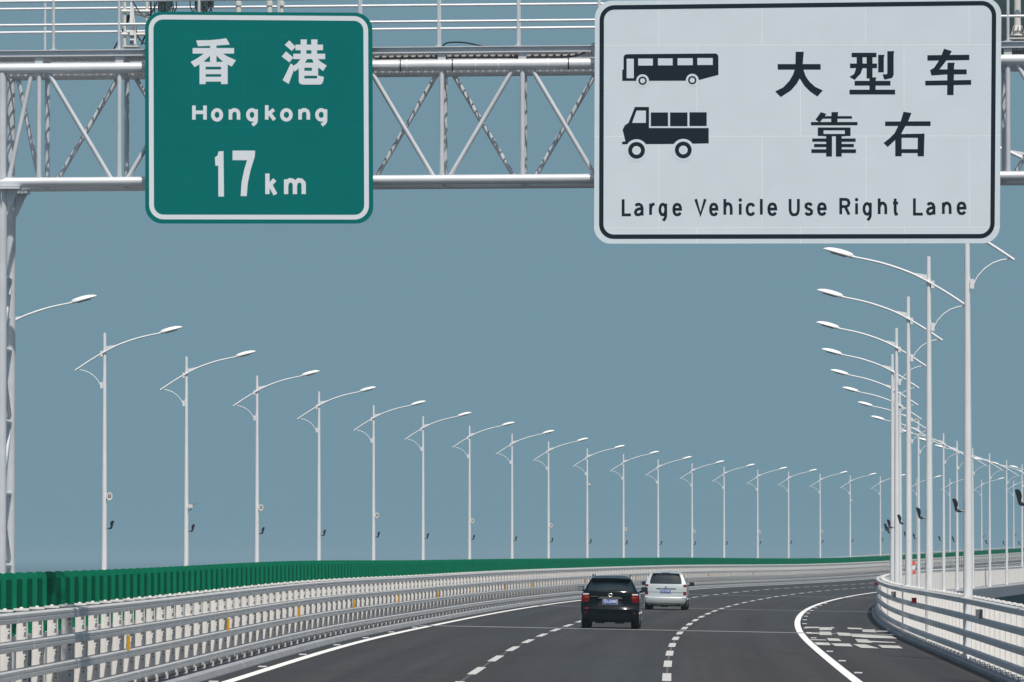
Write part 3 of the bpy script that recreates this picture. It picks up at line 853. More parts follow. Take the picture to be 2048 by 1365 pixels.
# tolling / traffic equipment standing on the walkway
def up_post(px, py0, py1, r, bk, mb):
    a = onplane(px, py0, bk); b = onplane(px, py1, bk); mb.tube([a, Vector((a.x, a.y, b.z))], r, 10)
tr = empty('traffic_camera', onplane(264, 92, 0.35)); toff = -Vector(tr.location)
tag(tr, 'white traffic camera with a tapered hood on a pipe frame beside the green sign', 'camera')
mb = MB()
q = lambda x, y, bk=0.3: onplane(x, y, bk)
mb.prism([q(259.5, 88), q(268.5, 88), q(268, 45), q(263.5, 4), (q(260.8, 4)), q(259.6, 45)], GN * 0.12)
mb.prism([q(268.5, 88), q(272.5, 90), q(269.5, 40), q(264.5, 5)], GN * 0.10)
o = mb.build('hood', M['lamp'], tr); o.location = toff
mb = MB(); mb.prism([q(259.8, 89), q(267.6, 89), q(267.6, 81), q(259.8, 81)], GN * -0.01); mb.prism([q(259.4, 75), q(268.6, 75), q(268.6, 71), q(259.4, 71)], GN * -0.01)
o = mb.build('lens', M['glass_grey'], tr); o.location = toff
mb = MB()
for y in (23, 69): mb.tube([q(243, y, 0.5), q(300, y, 0.5)], 0.024, 8)
for x in (249.5, 294): up_post(x, 95, -30, 0.022, 0.52, mb)
mb.prism([q(245, 94), q(277, 94), q(277, 91.5), q(245, 91.5)], GN * 0.3)
o = mb.build('pipe_frame', M['ivory'], tr, smooth=True); o.location = toff
def antenna(px, label, rr=0.05, w=20):
    a = empty('antenna', onplane(px, 100, 0.6)); ao = -Vector(a.location)
    tag(a, label, 'antenna')
    mb = MB(); up_post(px, 100, -60, rr, 0.6, mb)
    o = mb.build('mast', M['ivory'], a, smooth=True); o.location = ao
    mb = MB(); b0 = onplane(px - w / 2, 8, 0.45)
    mb.prism([onplane(px - w / 2, 14, 0.5), onplane(px + w / 2, 14, 0.5), onplane(px + w / 2, -40, 0.5), onplane(px - w / 2, -40, 0.5)], GN * 0.08)
    for i in range(4):
        x = px - w / 2 + w * (i + .5) / 4
        mb.box(*(lambda p: (p.x - 0.015, p.x + 0.015, p.y - 0.05, p.y, p.z - 0.06, p.z + 0.02))(onplane(x, 14, 0.5)))
    o = mb.build('housing', M['cabinet'], a); o.location = ao
antenna(330, 'grey mast with a dark antenna box above the left top of the green sign', 0.06, 26)
antenna(408, 'thin mast with a dark antenna box above the middle of the green sign', 0.03, 38)
cy = empty('beacon', onplane(541, 30, 0.6)); co_ = -Vector(cy.location)
tag(cy, 'pair of small ivory beacons above the right half of the green sign', 'beacon')
for x in (477, 539, 563):
    mb = MB(); up_post(x, 40, -4, 0.040 if x != 563 else 0.03, 0.5, mb)
    a = onplane(x, 12, 0.5); mb.tube([a, a + Vector((0, 0, 0.05))], 0.05, 10)
    o = mb.build('stem', M['ivory'], cy, smooth=True); o.location = co_
am = empty('equipment_mast', onplane(2035, 70, 0.3)); ao = -Vector(am.location)
tag(am, 'thick white pipe mast on a flanged cone foot right of the white sign', 'mast')
mb = MB(); a = onplane(2035, 52, 0.3); mb.tube([a, a + Vector((0, 0, 0.9))], 0.047, 14)
b = onplane(2035, 72, 0.3); mb.tube([b, Vector((b.x, b.y, a.z - 0.0))], [0.10, 0.055], 12)
for s in (-0.09, 0.0, 0.09): mb.prism([b + GU * s, b + GU * (s * 0.55) + Vector((0, 0, 0.13)), b + GU * (s * 0.55 + 0.012) + Vector((0, 0, 0.13)), b + GU * (s + 0.012)], GN * -0.10)
o = mb.build('mast', M['ivory'], am, smooth=True); o.location = ao
mb = MB(); mb.prism([onplane(2018, 78, 0.2), onplane(2075, 78, 0.2), onplane(2075, 75.5, 0.2), onplane(2018, 75.5, 0.2)], GN * 0.3)
o = mb.build('flange', M['ivory'], am); o.location = ao
cb = MB(); cb.prism([onplane(1985, 88, 0.9), onplane(2150, 86, 0.9), onplane(2150, -60, 0.9), onplane(1985, -60, 0.9)], GN * 0.35)
c = tag(cb.build('equipment_cabinet', M['cabinet']), 'dark equipment cabinet on the gantry walkway right of the white sign', 'cabinet')

# ------------------------------------------------------------------ the two road signs
SB = -0.30
def sp(px, py, lift=0.0): return onplane(px, py, SB) - GN * lift
def bil(c, s, t):
    (x0, y0), (x1, y1), (x2, y2), (x3, y3) = c     # TL TR BR BL
    xa, ya = x0 + (x1 - x0) * s, y0 + (y1 - y0) * s; xb, yb = x3 + (x2 - x3) * s, y3 + (y2 - y3) * s
    return xa + (xb - xa) * t, ya + (yb - ya) * t
def rrect(c, rad, n=8):
    w = (c[1][0] - c[0][0]); h = (c[3][1] - c[0][1]); rx, ry = rad / w, rad / h; pts = []
    for cx_, cy_, a0 in ((1 - rx, ry, -90), (1 - rx, 1 - ry, 0), (rx, 1 - ry, 90), (rx, ry, 180)):
        for k in range(n + 1):
            a = R(a0 + 90 * k / n); pts.append(bil(c, cx_ + rx * math.cos(a), cy_ + ry * math.sin(a)))
    return pts
def stroke(mb, pts, w, lift, closed=False):
    """flat ribbon of constant width through pixel-space points on the sign face"""
    n = len(pts); L = []; Rr = []
    for i in range(n):
        p = Vector(pts[i])
        a = Vector(pts[i - 1]) if (i > 0 or closed) else None
        b = Vector(pts[(i + 1) % n]) if (i < n - 1 or closed) else None
        d1 = (p - a).normalized() if a is not None else None; d2 = (b - p).normalized() if b is not None else None
        if d1 is None: d1 = d2
        if d2 is None: d2 = d1
        n1 = Vector((-d1.y, d1.x)); n2 = Vector((-d2.y, d2.x)); m = n1 + n2
        if m.length < 1e-4: m = n1
        m.normalize(); k = min(1 / max(m.dot(n1), 0.3), 1.8)
        L.append(p + m * (w / 2 * k)); Rr.append(p - m * (w / 2 * k))
    b0 = len(mb.v)
    for l, r in zip(L, Rr): mb.v += [tuple(sp(l.x, l.y, lift)), tuple(sp(r.x, r.y, lift))]
    for i in range(n if closed else n - 1):
        j = (i + 1) % n
        mb.f.append((b0 + 2 * i, b0 + 2 * j, b0 + 2 * j + 1, b0 + 2 * i + 1)); mb.mi.append(mb.m)
def ell(cx_, cy_, rx, ry, n=20, a0=0, a1=360):
    m = n if a1 - a0 >= 360 else n + 1
    return [(cx_ + rx * math.cos(R(a0 + (a1 - a0) * k / n)), cy_ + ry * math.sin(R(a0 + (a1 - a0) * k / n))) for k in range(m)]
XH = 0.74
def glyph(ch):
    """strokes in a 0..1 box, y up from the baseline"""
    o = [(0.5 + 0.5 * math.cos(R(a)), 0.5 + 0.5 * math.sin(R(a))) for a in range(0, 360, 20)]
    arch = [(0, .62), (.12, .84), (.38, 1), (.65, .99), (.9, .86), (1, .62), (1, 0)]
    return {
        'H': [[(0, 0), (0, 1)], [(1, 0), (1, 1)], [(0.1, .52), (0.9, .52)]],
        'o': [('c', o)],
        'n': [[(0, 0), (0, 1.06)], arch],
        'm': [[(0, 0), (0, 1.06)], [(0, .62), (.06, .86), (.2, 1), (.36, .97), (.49, .80), (.5, .55), (.5, 0)], [(.5, .62), (.56, .86), (.7, 1), (.86, .97), (.99, .80), (1, .55), (1, 0)]],
        'g': [('c', o), [(1, 1.06), (1, .0), (.97, -.18), (.85, -.35), (.55, -.54)]],
        'k': [[(0, 0), (0, 1)], [(.92, .70), (.05, .33)], [(.36, .44), (1, -.02)]],
        'L': [[(0, 1.04), (0, 0), (1.06, 0)]],
        'a': [[(.05, .84), (.25, .98), (.55, 1), (.85, .9), (1, .66), (1, -.06)], [(1, .58), (.5, .57), (.12, .44), (0, .24), (.14, .04), (.42, 0), (.75, .08), (1, .26)]],
        'r': [[(0, 0), (0, 1.06)], [(0, .58), (.25, .88), (.6, .99), (1.1, 1)]],
        'e': [[(.02, .52), (1, .52), (.98, .72), (.82, .93), (.5, 1), (.2, .93), (.03, .72), (0, .48), (.06, .22), (.24, .05), (.52, 0), (.8, .05), (1, .2)]],
        'V': [[(0, 1.04), (.5, 0.02), (1, 1.04)]],
        'h': [[(0, 0), (0, 1.05)]] + [[(x, y * XH) for x, y in arch]],
        'i': [[(.5, 0), (.5, XH)], ('dot', (.5, .98))],
        'c': [[(.98, .78), (.8, .95), (.5, 1), (.2, .92), (.03, .7), (0, .5), (.03, .28), (.2, .07), (.5, 0), (.8, .05), (.98, .22)]],
        'l': [[(.5, 0), (.5, 1.05)]],
        'U': [[(0, 1.04), (0, .3), (.1, .1), (.3, 0), (.7, 0), (.9, .1), (1, .3), (1, 1.04)]],
        's': [[(.95, .82), (.75, .97), (.4, 1), (.1, .9), (.06, .7), (.25, .57), (.7, .46), (.96, .32), (.92, .1), (.6, 0), (.25, .02), (0, .17)]],
        'R': [[(0, 0), (0, 1), (.65, 1), (.9, .93), (1, .76), (.9, .59), (.65, .52), (0.05, .52)], [(.55, .5), (1, -.02)]],
        't': [[(.42, 1.04), (.42, .16), (.58, 0), (1, .02)], [(-.05, XH), (1.05, XH)]],
    }[ch]
def text(items, scale, ox, oy, sw):
    """items: (char, x0, x1, ytop, ybase) in crop pixels; one mesh per character"""
    out_ = []
    for ch, x0, x1, yt, yb in items:
        mb = MB(); lift = 0.001
        X0, X1 = ox + x0 / scale + sw / 2, ox + x1 / scale - sw / 2
        Y0, Y1 = oy + yb / scale - sw / 2, oy + yt / scale + sw / 2
        for st in glyph(ch):
            f = lambda q: (X0 + (X1 - X0) * q[0], Y0 + (Y1 - Y0) * q[1])
            if isinstance(st, tuple) and st[0] == 'c': stroke(mb, [f(q) for q in st[1]], sw, lift, True)
            elif isinstance(st, tuple): 
                c = f(st[1]); mb.poly([sp(x, y, lift) for x, y in ell(c[0], c[1], sw * .62, sw * .62, 12)])
            else: stroke(mb, [f(q) for q in st], sw, lift)
            lift += 0.0002
        out_.append(mb)
    return out_
def polys(mb, plist, scale, ox, oy, lift, inc=0.0002):
    for pl in plist:
        mb.poly([sp(ox + x / scale, oy + y / scale, lift) for x, y in pl]); lift += inc
    return lift
def chars(K, cuts, scale, ox, oy, m, root, off):
    c = [0] + list(cuts) + [len(K)]
    for a, b in zip(c, c[1:]):
        mb = MB(); polys(mb, K[a:b], scale, ox, oy, 0.001)
        o = mb.build('character', m, root); o.location = off
def letters(items, scale, ox, oy, sw, m, root, off):
    for mb in text(items, scale, ox, oy, sw):
        o = mb.build('letter', m, root); o.location = off
def rc(x0, y0, x1, y1): return [(x0, y0), (x1, y0), (x1, y1), (x0, y1)]

def sign(label, corners, rad, border, brad, bthick, face_m, border_m, back):
    cpt = onplane(sum(c[0] for c in corners) / 4, sum(c[1] for c in corners) / 4, SB)
    r = empty('road_sign', cpt); tag(r, label, 'road sign', 'road signs hung on the gantry')
    off = -cpt
    mb = MB(); mb.prism([sp(x, y) for x, y in rrect(corners, rad)], GN * 0.025)
    o = mb.build('sign_panel', face_m, r); o.location = off
    mb = MB(); stroke(mb, rrect(border, brad), bthick, 0.002, True)
    o = mb.build('border', border_m, r); o.location = off
    mb = MB()
    xs = [corners[0][0] + (corners[1][0] - corners[0][0]) * s for s in back]
    for x in xs:
        a = onplane(x, corners[0][1] + 14, SB + 0.03); b = onplane(x, corners[3][1] - 14, SB + 0.03)
        mb.prism([a - GU * 0.04, a + GU * 0.04, a + GU * 0.04 + GN * 0.10, a - GU * 0.04 + GN * 0.10], b - a)
        for y in (135, 362):
            c = onplane(x, y, SB + 0.13); mb.prism([c - GU * 0.03 - Vector((0, 0, .04)), c + GU * 0.03 - Vector((0, 0, .04)), c + GU * 0.03 + Vector((0, 0, .04)), c - GU * 0.03 + Vector((0, 0, .04))], GN * 0.12)
    o = mb.build('mounting_bar', M['alu'], r); o.location = off
    return r, off
gs, gso = sign('green road sign with white characters and a 17 km distance', [(290, 23.5), (744.5, 26), (746.5, 447.5), (290.5, 447.5)], 34,
               [(302, 34.5), (731.5, 37.5), (733.3, 435), (303.2, 434.5)], 24, 9.4, M['sign_green'], M['sign_letter'], (0.12, 0.5, 0.88))
mb = MB()
K1 = [[(207, 72), (380, 69), (500, 58), (592, 44), (638, 126), (520, 134), (440, 139), (230, 147)], rc(162, 170, 692, 241), rc(385, 130, 467, 350),
      [(310, 238), (395, 238), (385, 268), (340, 310), (285, 358), (188, 415), (136, 348), (215, 305), (270, 268)],
      [(462, 238), (545, 238), (600, 275), (716, 326), (662, 408), (600, 375), (545, 340), (500, 300), (467, 264)],
      rc(250, 345, 328, 632), rc(526, 345, 610, 632), rc(320, 348, 530, 410), rc(320, 445, 530, 505), rc(320, 538, 530, 600),
      [(1398, 72), (1480, 155), (1432, 208), (1340, 130)], [(1358, 212), (1450, 292), (1400, 354), (1302, 278)],
      [(1418, 366), (1460, 400), (1452, 465), (1392, 630), (1314, 582), (1360, 490)],
      [(1545, 60), (1625, 60), (1616, 250), (1545, 250)], [(1680, 60), (1760, 60), (1753, 250), (1682, 250)],
      rc(1478, 126, 1830, 198), rc(1450, 243, 1858, 312),
      [(1545, 308), (1630, 308), (1600, 358), (1560, 400), (1465, 474), (1440, 405), (1500, 365)],
      [(1690, 308), (1760, 308), (1800, 345), (1878, 395), (1832, 464), (1770, 420), (1715, 370)],
      [(1590, 358), (1770, 358), (1770, 422), (1520, 422), (1540, 395)], [(1520, 400), (1592, 400), (1592, 600), (1600, 638), (1560, 636), (1530, 622), (1521, 600)],
      rc(1688, 418, 1768, 500), rc(1585, 462, 1768, 525), [(1575, 560), (1800, 560), (1800, 638), (1560, 638)], [(1757, 518), (1842, 540), (1834, 595), (1818, 625), (1795, 638), (1750, 638)]]
chars(K1, (10,), 6.4, 360, 70, M['sign_letter'], gs, gso)
letters([('H', 428, 515, 617, 722), ('o', 540, 612, 643, 723), ('n', 645, 714, 643, 722), ('g', 748, 818, 643, 723), ('k', 860, 928, 615, 722), ('o', 950, 1025, 643, 723), ('n', 1058, 1128, 643, 722), ('g', 1158, 1230, 643, 723)], 2.967, 240, 0, 7.2, M['sign_letter'], gs, gso)
chars([[(563, 935), (578, 925), (585, 900), (614, 898), (617, 1168), (584, 1168), (583, 985), (566, 985)],
                [(668, 895), (802, 895), (800, 930), (775, 1010), (758, 1090), (752, 1165), (716, 1165), (722, 1080), (738, 1005), (754, 952), (668, 952)]], (1,), 2.967, 240, 0, M['sign_letter'], gs, gso)
letters([('k', 862, 935, 1018, 1166), ('m', 973, 1103, 1058, 1166)], 2.967, 240, 0, 8.6, M['sign_letter'], gs, gso)

ws, wso = sign('wide white road sign with black bus and lorry symbols', [(1190, 2), (2003, -4), (1999.5, 487), (1188, 488)], 34,
               [(1203.6, 15.5), (1988.2, 6.4), (1984.8, 472.8), (1202.5, 473.8)], 25, 8.8, M['sign_white'], M['sign_dark'], (0.06, 0.35, 0.65, 0.94))
mb = MB()
K2 = [rc(75, 188, 494, 243), [(250, 68), (330, 68), (319, 190), (318, 243), (300, 310), (262, 378), (205, 445), (105, 510), (50, 455), (130, 415), (190, 350), (225, 290), (240, 243), (248, 188)],
      [(325, 240), (350, 310), (385, 360), (440, 410), (515, 445), (462, 505), (390, 455), (335, 400), (290, 328), (280, 260)],
      rc(796, 78, 1038, 122), rc(780, 183, 1044, 228), [(845, 118), (903, 118), (903, 228), (885, 280), (825, 343), (775, 313), (820, 285), (840, 228), (845, 190)], rc(942, 118, 1000, 328),
      [(1055, 98), (1118, 98), (1110, 125), (1110, 268), (1055, 268)], [(1144, 62), (1212, 62), (1206, 90), (1206, 290), (1192, 322), (1115, 340), (1098, 288), (1135, 288), (1144, 278)],
      rc(825, 352, 1175, 397), [(970, 318), (1038, 318), (1030, 345), (1030, 440), (970, 440)], rc(775, 438, 1220, 485),
      [(1697, 38), (1773, 62), (1738, 125), (1700, 180), (1652, 240), (1918, 240), (1918, 288), (1715, 290), (1575, 300), (1560, 248), (1600, 225), (1640, 165), (1670, 110)],
      [(1535, 102), (1944, 97), (1944, 149), (1535, 155)], [(1514, 351), (1962, 343), (1962, 390), (1514, 397)], [(1732, 175), (1802, 175), (1795, 210), (1790, 490), (1727, 490), (1730, 210)]]
chars(K2, (3, 11), 4.876, 1540, 90, M['sign_dark'], ws, wso)
K3 = [[(285, 100), (360, 125), (340, 155), (270, 240), (210, 205)], [(300, 155), (710, 155), (710, 190), (278, 190)], rc(150, 235, 785, 280), [(430, 100), (520, 100), (510, 240), (425, 240)],
      rc(243, 310, 690, 348), rc(243, 340, 322, 425), rc(612, 340, 690, 425), rc(315, 398, 618, 428), rc(357, 422, 437, 705), rc(490, 422, 569, 705),
      rc(167, 460, 362, 502), rc(192, 535, 362, 575), rc(155, 608, 362, 655), rc(565, 460, 760, 502), rc(565, 535, 735, 575), rc(565, 608, 765, 655),
      [(1162, 229), (1783, 225), (1783, 290), (1162, 290)], [(1413, 95), (1522, 112), (1480, 220), (1440, 290), (1380, 400), (1290, 490), (1197, 577), (1140, 522), (1220, 460), (1290, 390), (1340, 290), (1375, 225)],
      [(1300, 480), (1330, 440), (1388, 395), (1388, 703), (1300, 703)], [(1608, 400), (1700, 390), (1692, 703), (1606, 703)], [(1380, 400), (1700, 394), (1700, 450), (1380, 450)], rc(1380, 606, 1612, 658)]
chars(K3, (16,), 6.827, 1600, 210, M['sign_dark'], ws, wso)
T = [('L', 117, 172, 47, 143), ('a', 183, 235, 70, 143), ('r', 265, 300, 70, 143), ('g', 315, 362, 70, 143), ('e', 390, 442, 70, 143),
     ('V', 508, 575, 46, 143), ('e', 588, 638, 69, 143), ('h', 665, 715, 46, 142), ('i', 748, 764, 46, 142), ('c', 785, 838, 69, 142), ('l', 862, 877, 46, 142), ('e', 902, 955, 68, 142),
     ('U', 1017, 1077, 45, 142), ('s', 1100, 1150, 67, 141), ('e', 1170, 1222, 67, 141), ('R', 1290, 1350, 44, 140), ('i', 1375, 1391, 44, 140), ('g', 1415, 1465, 66, 140), ('h', 1497, 1548, 43, 139), ('t', 1573, 1613, 43, 139),
     ('L', 1687, 1745, 42, 139), ('a', 1757, 1808, 65, 138), ('n', 1843, 1895, 64, 138), ('e', 1922, 1975, 63, 137)]
letters(T, 2.695, 1200, 380, 5.7, M['sign_dark'], ws, wso)
def symbol(name, dark, light, wheels, arches):
    mb = MB(); mb.m = 0
    lf = polys(mb, dark, 2.729, 1180, 0, 0.0008, 0.00015)
    mb.m = 1; lf = polys(mb, light, 2.729, 1180, 0, lf, 0.00015)
    lf = polys(mb, [ell(x, y, r_, r_, 24) for x, y, r_ in arches], 2.729, 1180, 0, lf, 0.00015)
    mb.m = 0
    for x, y, ro, ri in wheels:
        stroke(mb, [(1180 + a / 2.729, b / 2.729) for a, b in ell(x, y, (ro + ri) / 2, (ro + ri) / 2, 28)], (ro - ri) / 2.729, lf + 0.0002, True)
    o = mb.build(name, [M['sign_dark'], M['sign_white']], ws); o.location = wso
symbol('bus_symbol', [[(176, 443), (176, 384), (183, 380), (183, 314), (188, 302), (200, 297), (685, 293), (697, 299), (701, 312), (701, 410), (600, 437), (560, 442)]],
       [rc(200, 322, 239, 428), rc(263, 321, 343, 359), rc(371, 320, 451, 358), rc(478, 319, 561, 357), rc(586, 318, 670, 356)],
       [(287, 442, 23, 14), (558, 439, 23, 14)], [(287, 442, 35), (558, 439, 35)])
symbol('lorry_symbol', [[(245, 585), (322, 585), (322, 700), (648, 700), (648, 784), (505, 787), (175, 789), (175, 775), (193, 773), (178, 710), (190, 685), (210, 672)], rc(332, 615, 426, 690), rc(437, 615, 532, 690), rc(543, 614, 637, 689)],
       [[(254, 605), (305, 605), (305, 672), (230, 672)]], [(254, 822, 46, 24), (509, 820, 46, 24)], [(254, 822, 61), (509, 820, 61)])

# ------------------------------------------------------------------ vehicles
def lerp_tab(tab, z):
    if z <= tab[0][0]: return tab[0][1]
    for (a, b), (c, d) in zip(tab, tab[1:]):
        if z <= c: return b + (d - b) * (z - a) / (c - a)
    return tab[-1][1]
class Car:
    def __init__(s, W_, yr, yf, rows, bulge=0.10):
        s.W, s.yr, s.yf, s.rows, s.bulge = W_, yr, yf, rows, bulge
    def rear(s, x, z, off=0.0):
        w = lerp_tab(s.W, z); t = min(abs(x) / max(w, .01), 1)
        return Vector((x, lerp_tab(s.yr, z) + s.bulge * t ** 3 - off, z))
    def side(s, sg, u, z, off=0.0):
        w = lerp_tab(s.W, z); a, b = lerp_tab(s.yr, z) + s.bulge, lerp_tab(s.yf, z) - 0.25
        tp = 1.0 - 0.10 * max(0, (u - 0.75) / 0.25) ** 2 - 0.02 * max(0, (0.12 - u) / 0.12) ** 2
        return Vector((sg * (w * tp + off), a + (b - a) * u, z))
    def ring(s, z):
        w = lerp_tab(s.W, z); pts = []
        nx = 12
        for k in range(nx + 1): pts.append(s.rear(-w + 2 * w * k / nx, z))
        for k in range(1, 13): pts.append(s.side(1, k / 12, z))
        f = lerp_tab(s.yf, z); e = s.side(1, 1, z).x
        for k in range(1, 8):
            x = e - 2 * e * k / 8; pts.append(Vector((x, f - 0.25 * (abs(x) / max(e, .01)) ** 3, z)))
        for k in range(12, 0, -1): pts.append(s.side(-1, k / 12, z))
        return pts
    def body(s, m, parent):
        mb = MB(); rg = [s.ring(z) for z in s.rows]
        top_ = rg[-1]; c = sum(top_, Vector()) / len(top_)
        for k, dz in ((0.93, 0.018), (0.75, 0.036), (0.4, 0.048)):
            rg.append([Vector((c.x + (p.x - c.x) * k, c.y + (p.y - c.y) * k, p.z + dz)) for p in top_])
        mb.loft(rg)
        return mb.build('body', m, parent, smooth=True)
    def rpatch(s, name, m, parent, zs, xl, xr, off=0.006, nx=10, thick=None, smooth=True):
        """panel on the tail; xl/xr list per z"""
        mb = MB(); g = []
        for z, a, b in zip(zs, xl, xr): g.append([s.rear(a + (b - a) * k / nx, z, off) for k in range(nx + 1)])
        rim = []
        for z, a, b in zip(zs, xl, xr): rim.append([s.rear(a + (b - a) * k / nx, z, -0.01) for k in range(nx + 1)])
        mb.loft(g, closed=False)
        mb.loft([g[0], rim[0]], closed=False); mb.loft([g[-1], rim[-1]], closed=False)
        mb.loft([[q[0] for q in g], [q[0] for q in rim]], closed=False); mb.loft([[q[-1] for q in g], [q[-1] for q in rim]], closed=False)
        return mb.build(name, m, parent, smooth=smooth)
    def spatch(s, name, m, parent, sg, u0, u1, zs, shift=(0, 0), off=0.005):
        mb = MB(); g = []
        for i, z in enumerate(zs):
            t = i / (len(zs) - 1)
            a, b = u0 + shift[0] * t, u1 + shift[1] * t
            g.append([s.side(sg, a + (b - a) * k / 8, z, off) for k in range(9)])
        mb.loft(g, closed=False)
        return mb.build(name, m, parent, smooth=True)
def wheels(root, xs, ys, r, w):
    for x in xs:
        for y in ys:
            mb = MB(); sg = 1 if x > 0 else -1
            prof = [(-w / 2, r * 0.62), (-w / 2, r * 0.93), (-w / 2 + 0.025, r), (w / 2 - 0.025, r), (w / 2, r * 0.93), (w / 2, r * 0.62)]
            mb.loft([[(x + a, y + q * math.cos(2 * math.pi * k / 28), r + q * math.sin(2 * math.pi * k / 28)) for k in range(28)] for a, q in prof])
            o = mb.build('wheel', M['rubber'], root, smooth=True)
            mb = MB(); e = x + sg * (w / 2 + 0.004)
            for k in range(5):
                a = 2 * math.pi * k / 5
                mb.tube([(e, y, r), (e, y + 0.6 * r * math.cos(a), r + 0.6 * r * math.sin(a))], 0.025, 6)
            mb.loft([[(e - sg * b, y + q * math.cos(2 * math.pi * k / 24), r + q * math.sin(2 * math.pi * k / 24)) for k in range(24)] for q, b in ((0.55 * r, 0.02), (0.62 * r, 0.0), (0.60 * r, -0.01))], caps=False)
            mb.build('rim', M['chrome'], o, smooth=True)
def plate(car, root, x0, x1, z0, z1, txt, off):
    y = car.rear(0, (z0 + z1) / 2, off).y
    mb = MB(); mb.box(x0 - 0.008, x1 + 0.008, y, y + 0.02, z0 - 0.008, z1 + 0.008)
    o = mb.build('licence_plate', M['plate_white'], root)
    mb = MB(); mb.box(x0, x1, y - 0.003, y + 0.001, z0, z1); mb.build('plate_face', M['plate_blue'], o)
    cu = bpy.data.curves.new('plate_text', 'FONT'); cu.body = txt; cu.size = 0.135; cu.align_x = 'CENTER'; cu.align_y = 'CENTER'; cu.offset = 0.0005; cu.space_character = 0.92
    to = bpy.data.objects.new('plate_text', cu); C.objects.link(to)
    bpy.context.view_layer.update()
    me = bpy.data.meshes.new_from_object(to.evaluated_get(bpy.context.evaluated_depsgraph_get()))
    bpy.data.objects.remove(to); me.materials.clear(); me.materials.append(M['plate_white'])
    l = link('lettering', me, o, ((x0 + x1) / 2, y - 0.0045, (z0 + z1) / 2)); l.rotation_euler = (R(90), 0, 0)
    wm = max((v.co.x for v in me.vertices), default=.2) - min((v.co.x for v in me.vertices), default=-.2)
    l.scale = ((x1 - x0) * 0.92 / max(wm, .01), 1, 1)
def mirror(root, x, y, z, sg, m, gm):
    mb = MB(); n = 14
    rg = []
    for yy, k in ((0.0, 0.92), (0.015, 1.0), (0.07, 0.9), (0.13, 0.5)):
        rg.append([(x + 0.10 * k * max(-1, min(1, 1.25 * math.cos(2 * math.pi * i / n))), y + yy, z + 0.078 * k * max(-1, min(1, 1.25 * math.sin(2 * math.pi * i / n)))) for i in range(n)])
    mb.loft(rg); mb.tube([(x - sg * 0.06, y + 0.08, z - 0.05), (x - sg * 0.16, y + 0.10, z - 0.08)], 0.03, 8)
    o = mb.build('mirror', m, root, smooth=True)
    mb = MB(); mb.poly([(q[0], y - 0.003, q[2]) for q in [(x + 0.085 * max(-1, min(1, 1.25 * math.cos(2 * math.pi * i / n))), 0, z + 0.063 * max(-1, min(1, 1.25 * math.sin(2 * math.pi * i / n)))) for i in range(n)]])
    mb.build('mirror_glass', gm, o)
M['mirror_glass'] = mat('mirror_glass', (0.55, 0.62, 0.63), 0.08, metal=0.9)
def place(root, px, py, w_hint=None):
    Z, w = road_at(px, py)
    root.location = P(Z, w, 0.004); root.rotation_euler = (0, math.atan(SUPER), -heading(Z))

# --- black off-road car
suv = empty('parked_car'); suv.name = 'off_road_car'
tag(suv, 'black off-road car with a blue licence plate, driving away behind the silver van', 'car')
cs = Car([(0.20, 0.72), (0.34, 0.845), (0.5, 0.885), (0.72, 0.892), (0.92, 0.885), (1.06, 0.865), (1.13, 0.815), (1.30, 0.725), (1.46, 0.640), (1.545, 0.585), (1.575, 0.545)],
         [(0.20, 0.16), (0.34, 0.04), (0.45, 0.0), (0.60, 0.0), (0.66, 0.05), (0.80, 0.10), (1.0, 0.09), (1.13, 0.13), (1.30, 0.28), (1.46, 0.44), (1.52, 0.46), (1.56, 0.50), (1.575, 0.56)],
         [(0.20, 4.35), (0.34, 4.55), (0.6, 4.6), (0.86, 4.5), (0.95, 4.3), (1.0, 3.45), (1.13, 3.25), (1.46, 2.6), (1.54, 2.4), (1.575, 2.2)],
         [0.20, 0.27, 0.34, 0.40, 0.45, 0.52, 0.58, 0.62, 0.66, 0.73, 0.80, 0.9, 0.97, 1.0, 1.06, 1.10, 1.13, 1.2, 1.30, 1.38, 1.46, 1.50, 1.53, 1.56, 1.575])
cs.body(M['black'], suv)
cs.rpatch('rear_window', M['glass'], suv, [1.15, 1.22, 1.30, 1.38, 1.45, 1.475], [-0.695, -0.69, -0.66, -0.62, -0.575, -0.54], [0.695, 0.69, 0.66, 0.62, 0.575, 0.54], 0.006, 16)
mb = MB()   # roof spoiler
mb.loft([[(x, y, z - 0.02 * abs(x / .6) ** 2) for y, z in ((0.60, 1.59), (0.33, 1.555), (0.315, 1.535), (0.33, 1.50), (0.55, 1.50))] for x in [-0.58 + 1.16 * k / 10 for k in range(11)]])
mb.build('spoiler', M['black'], suv, smooth=True)
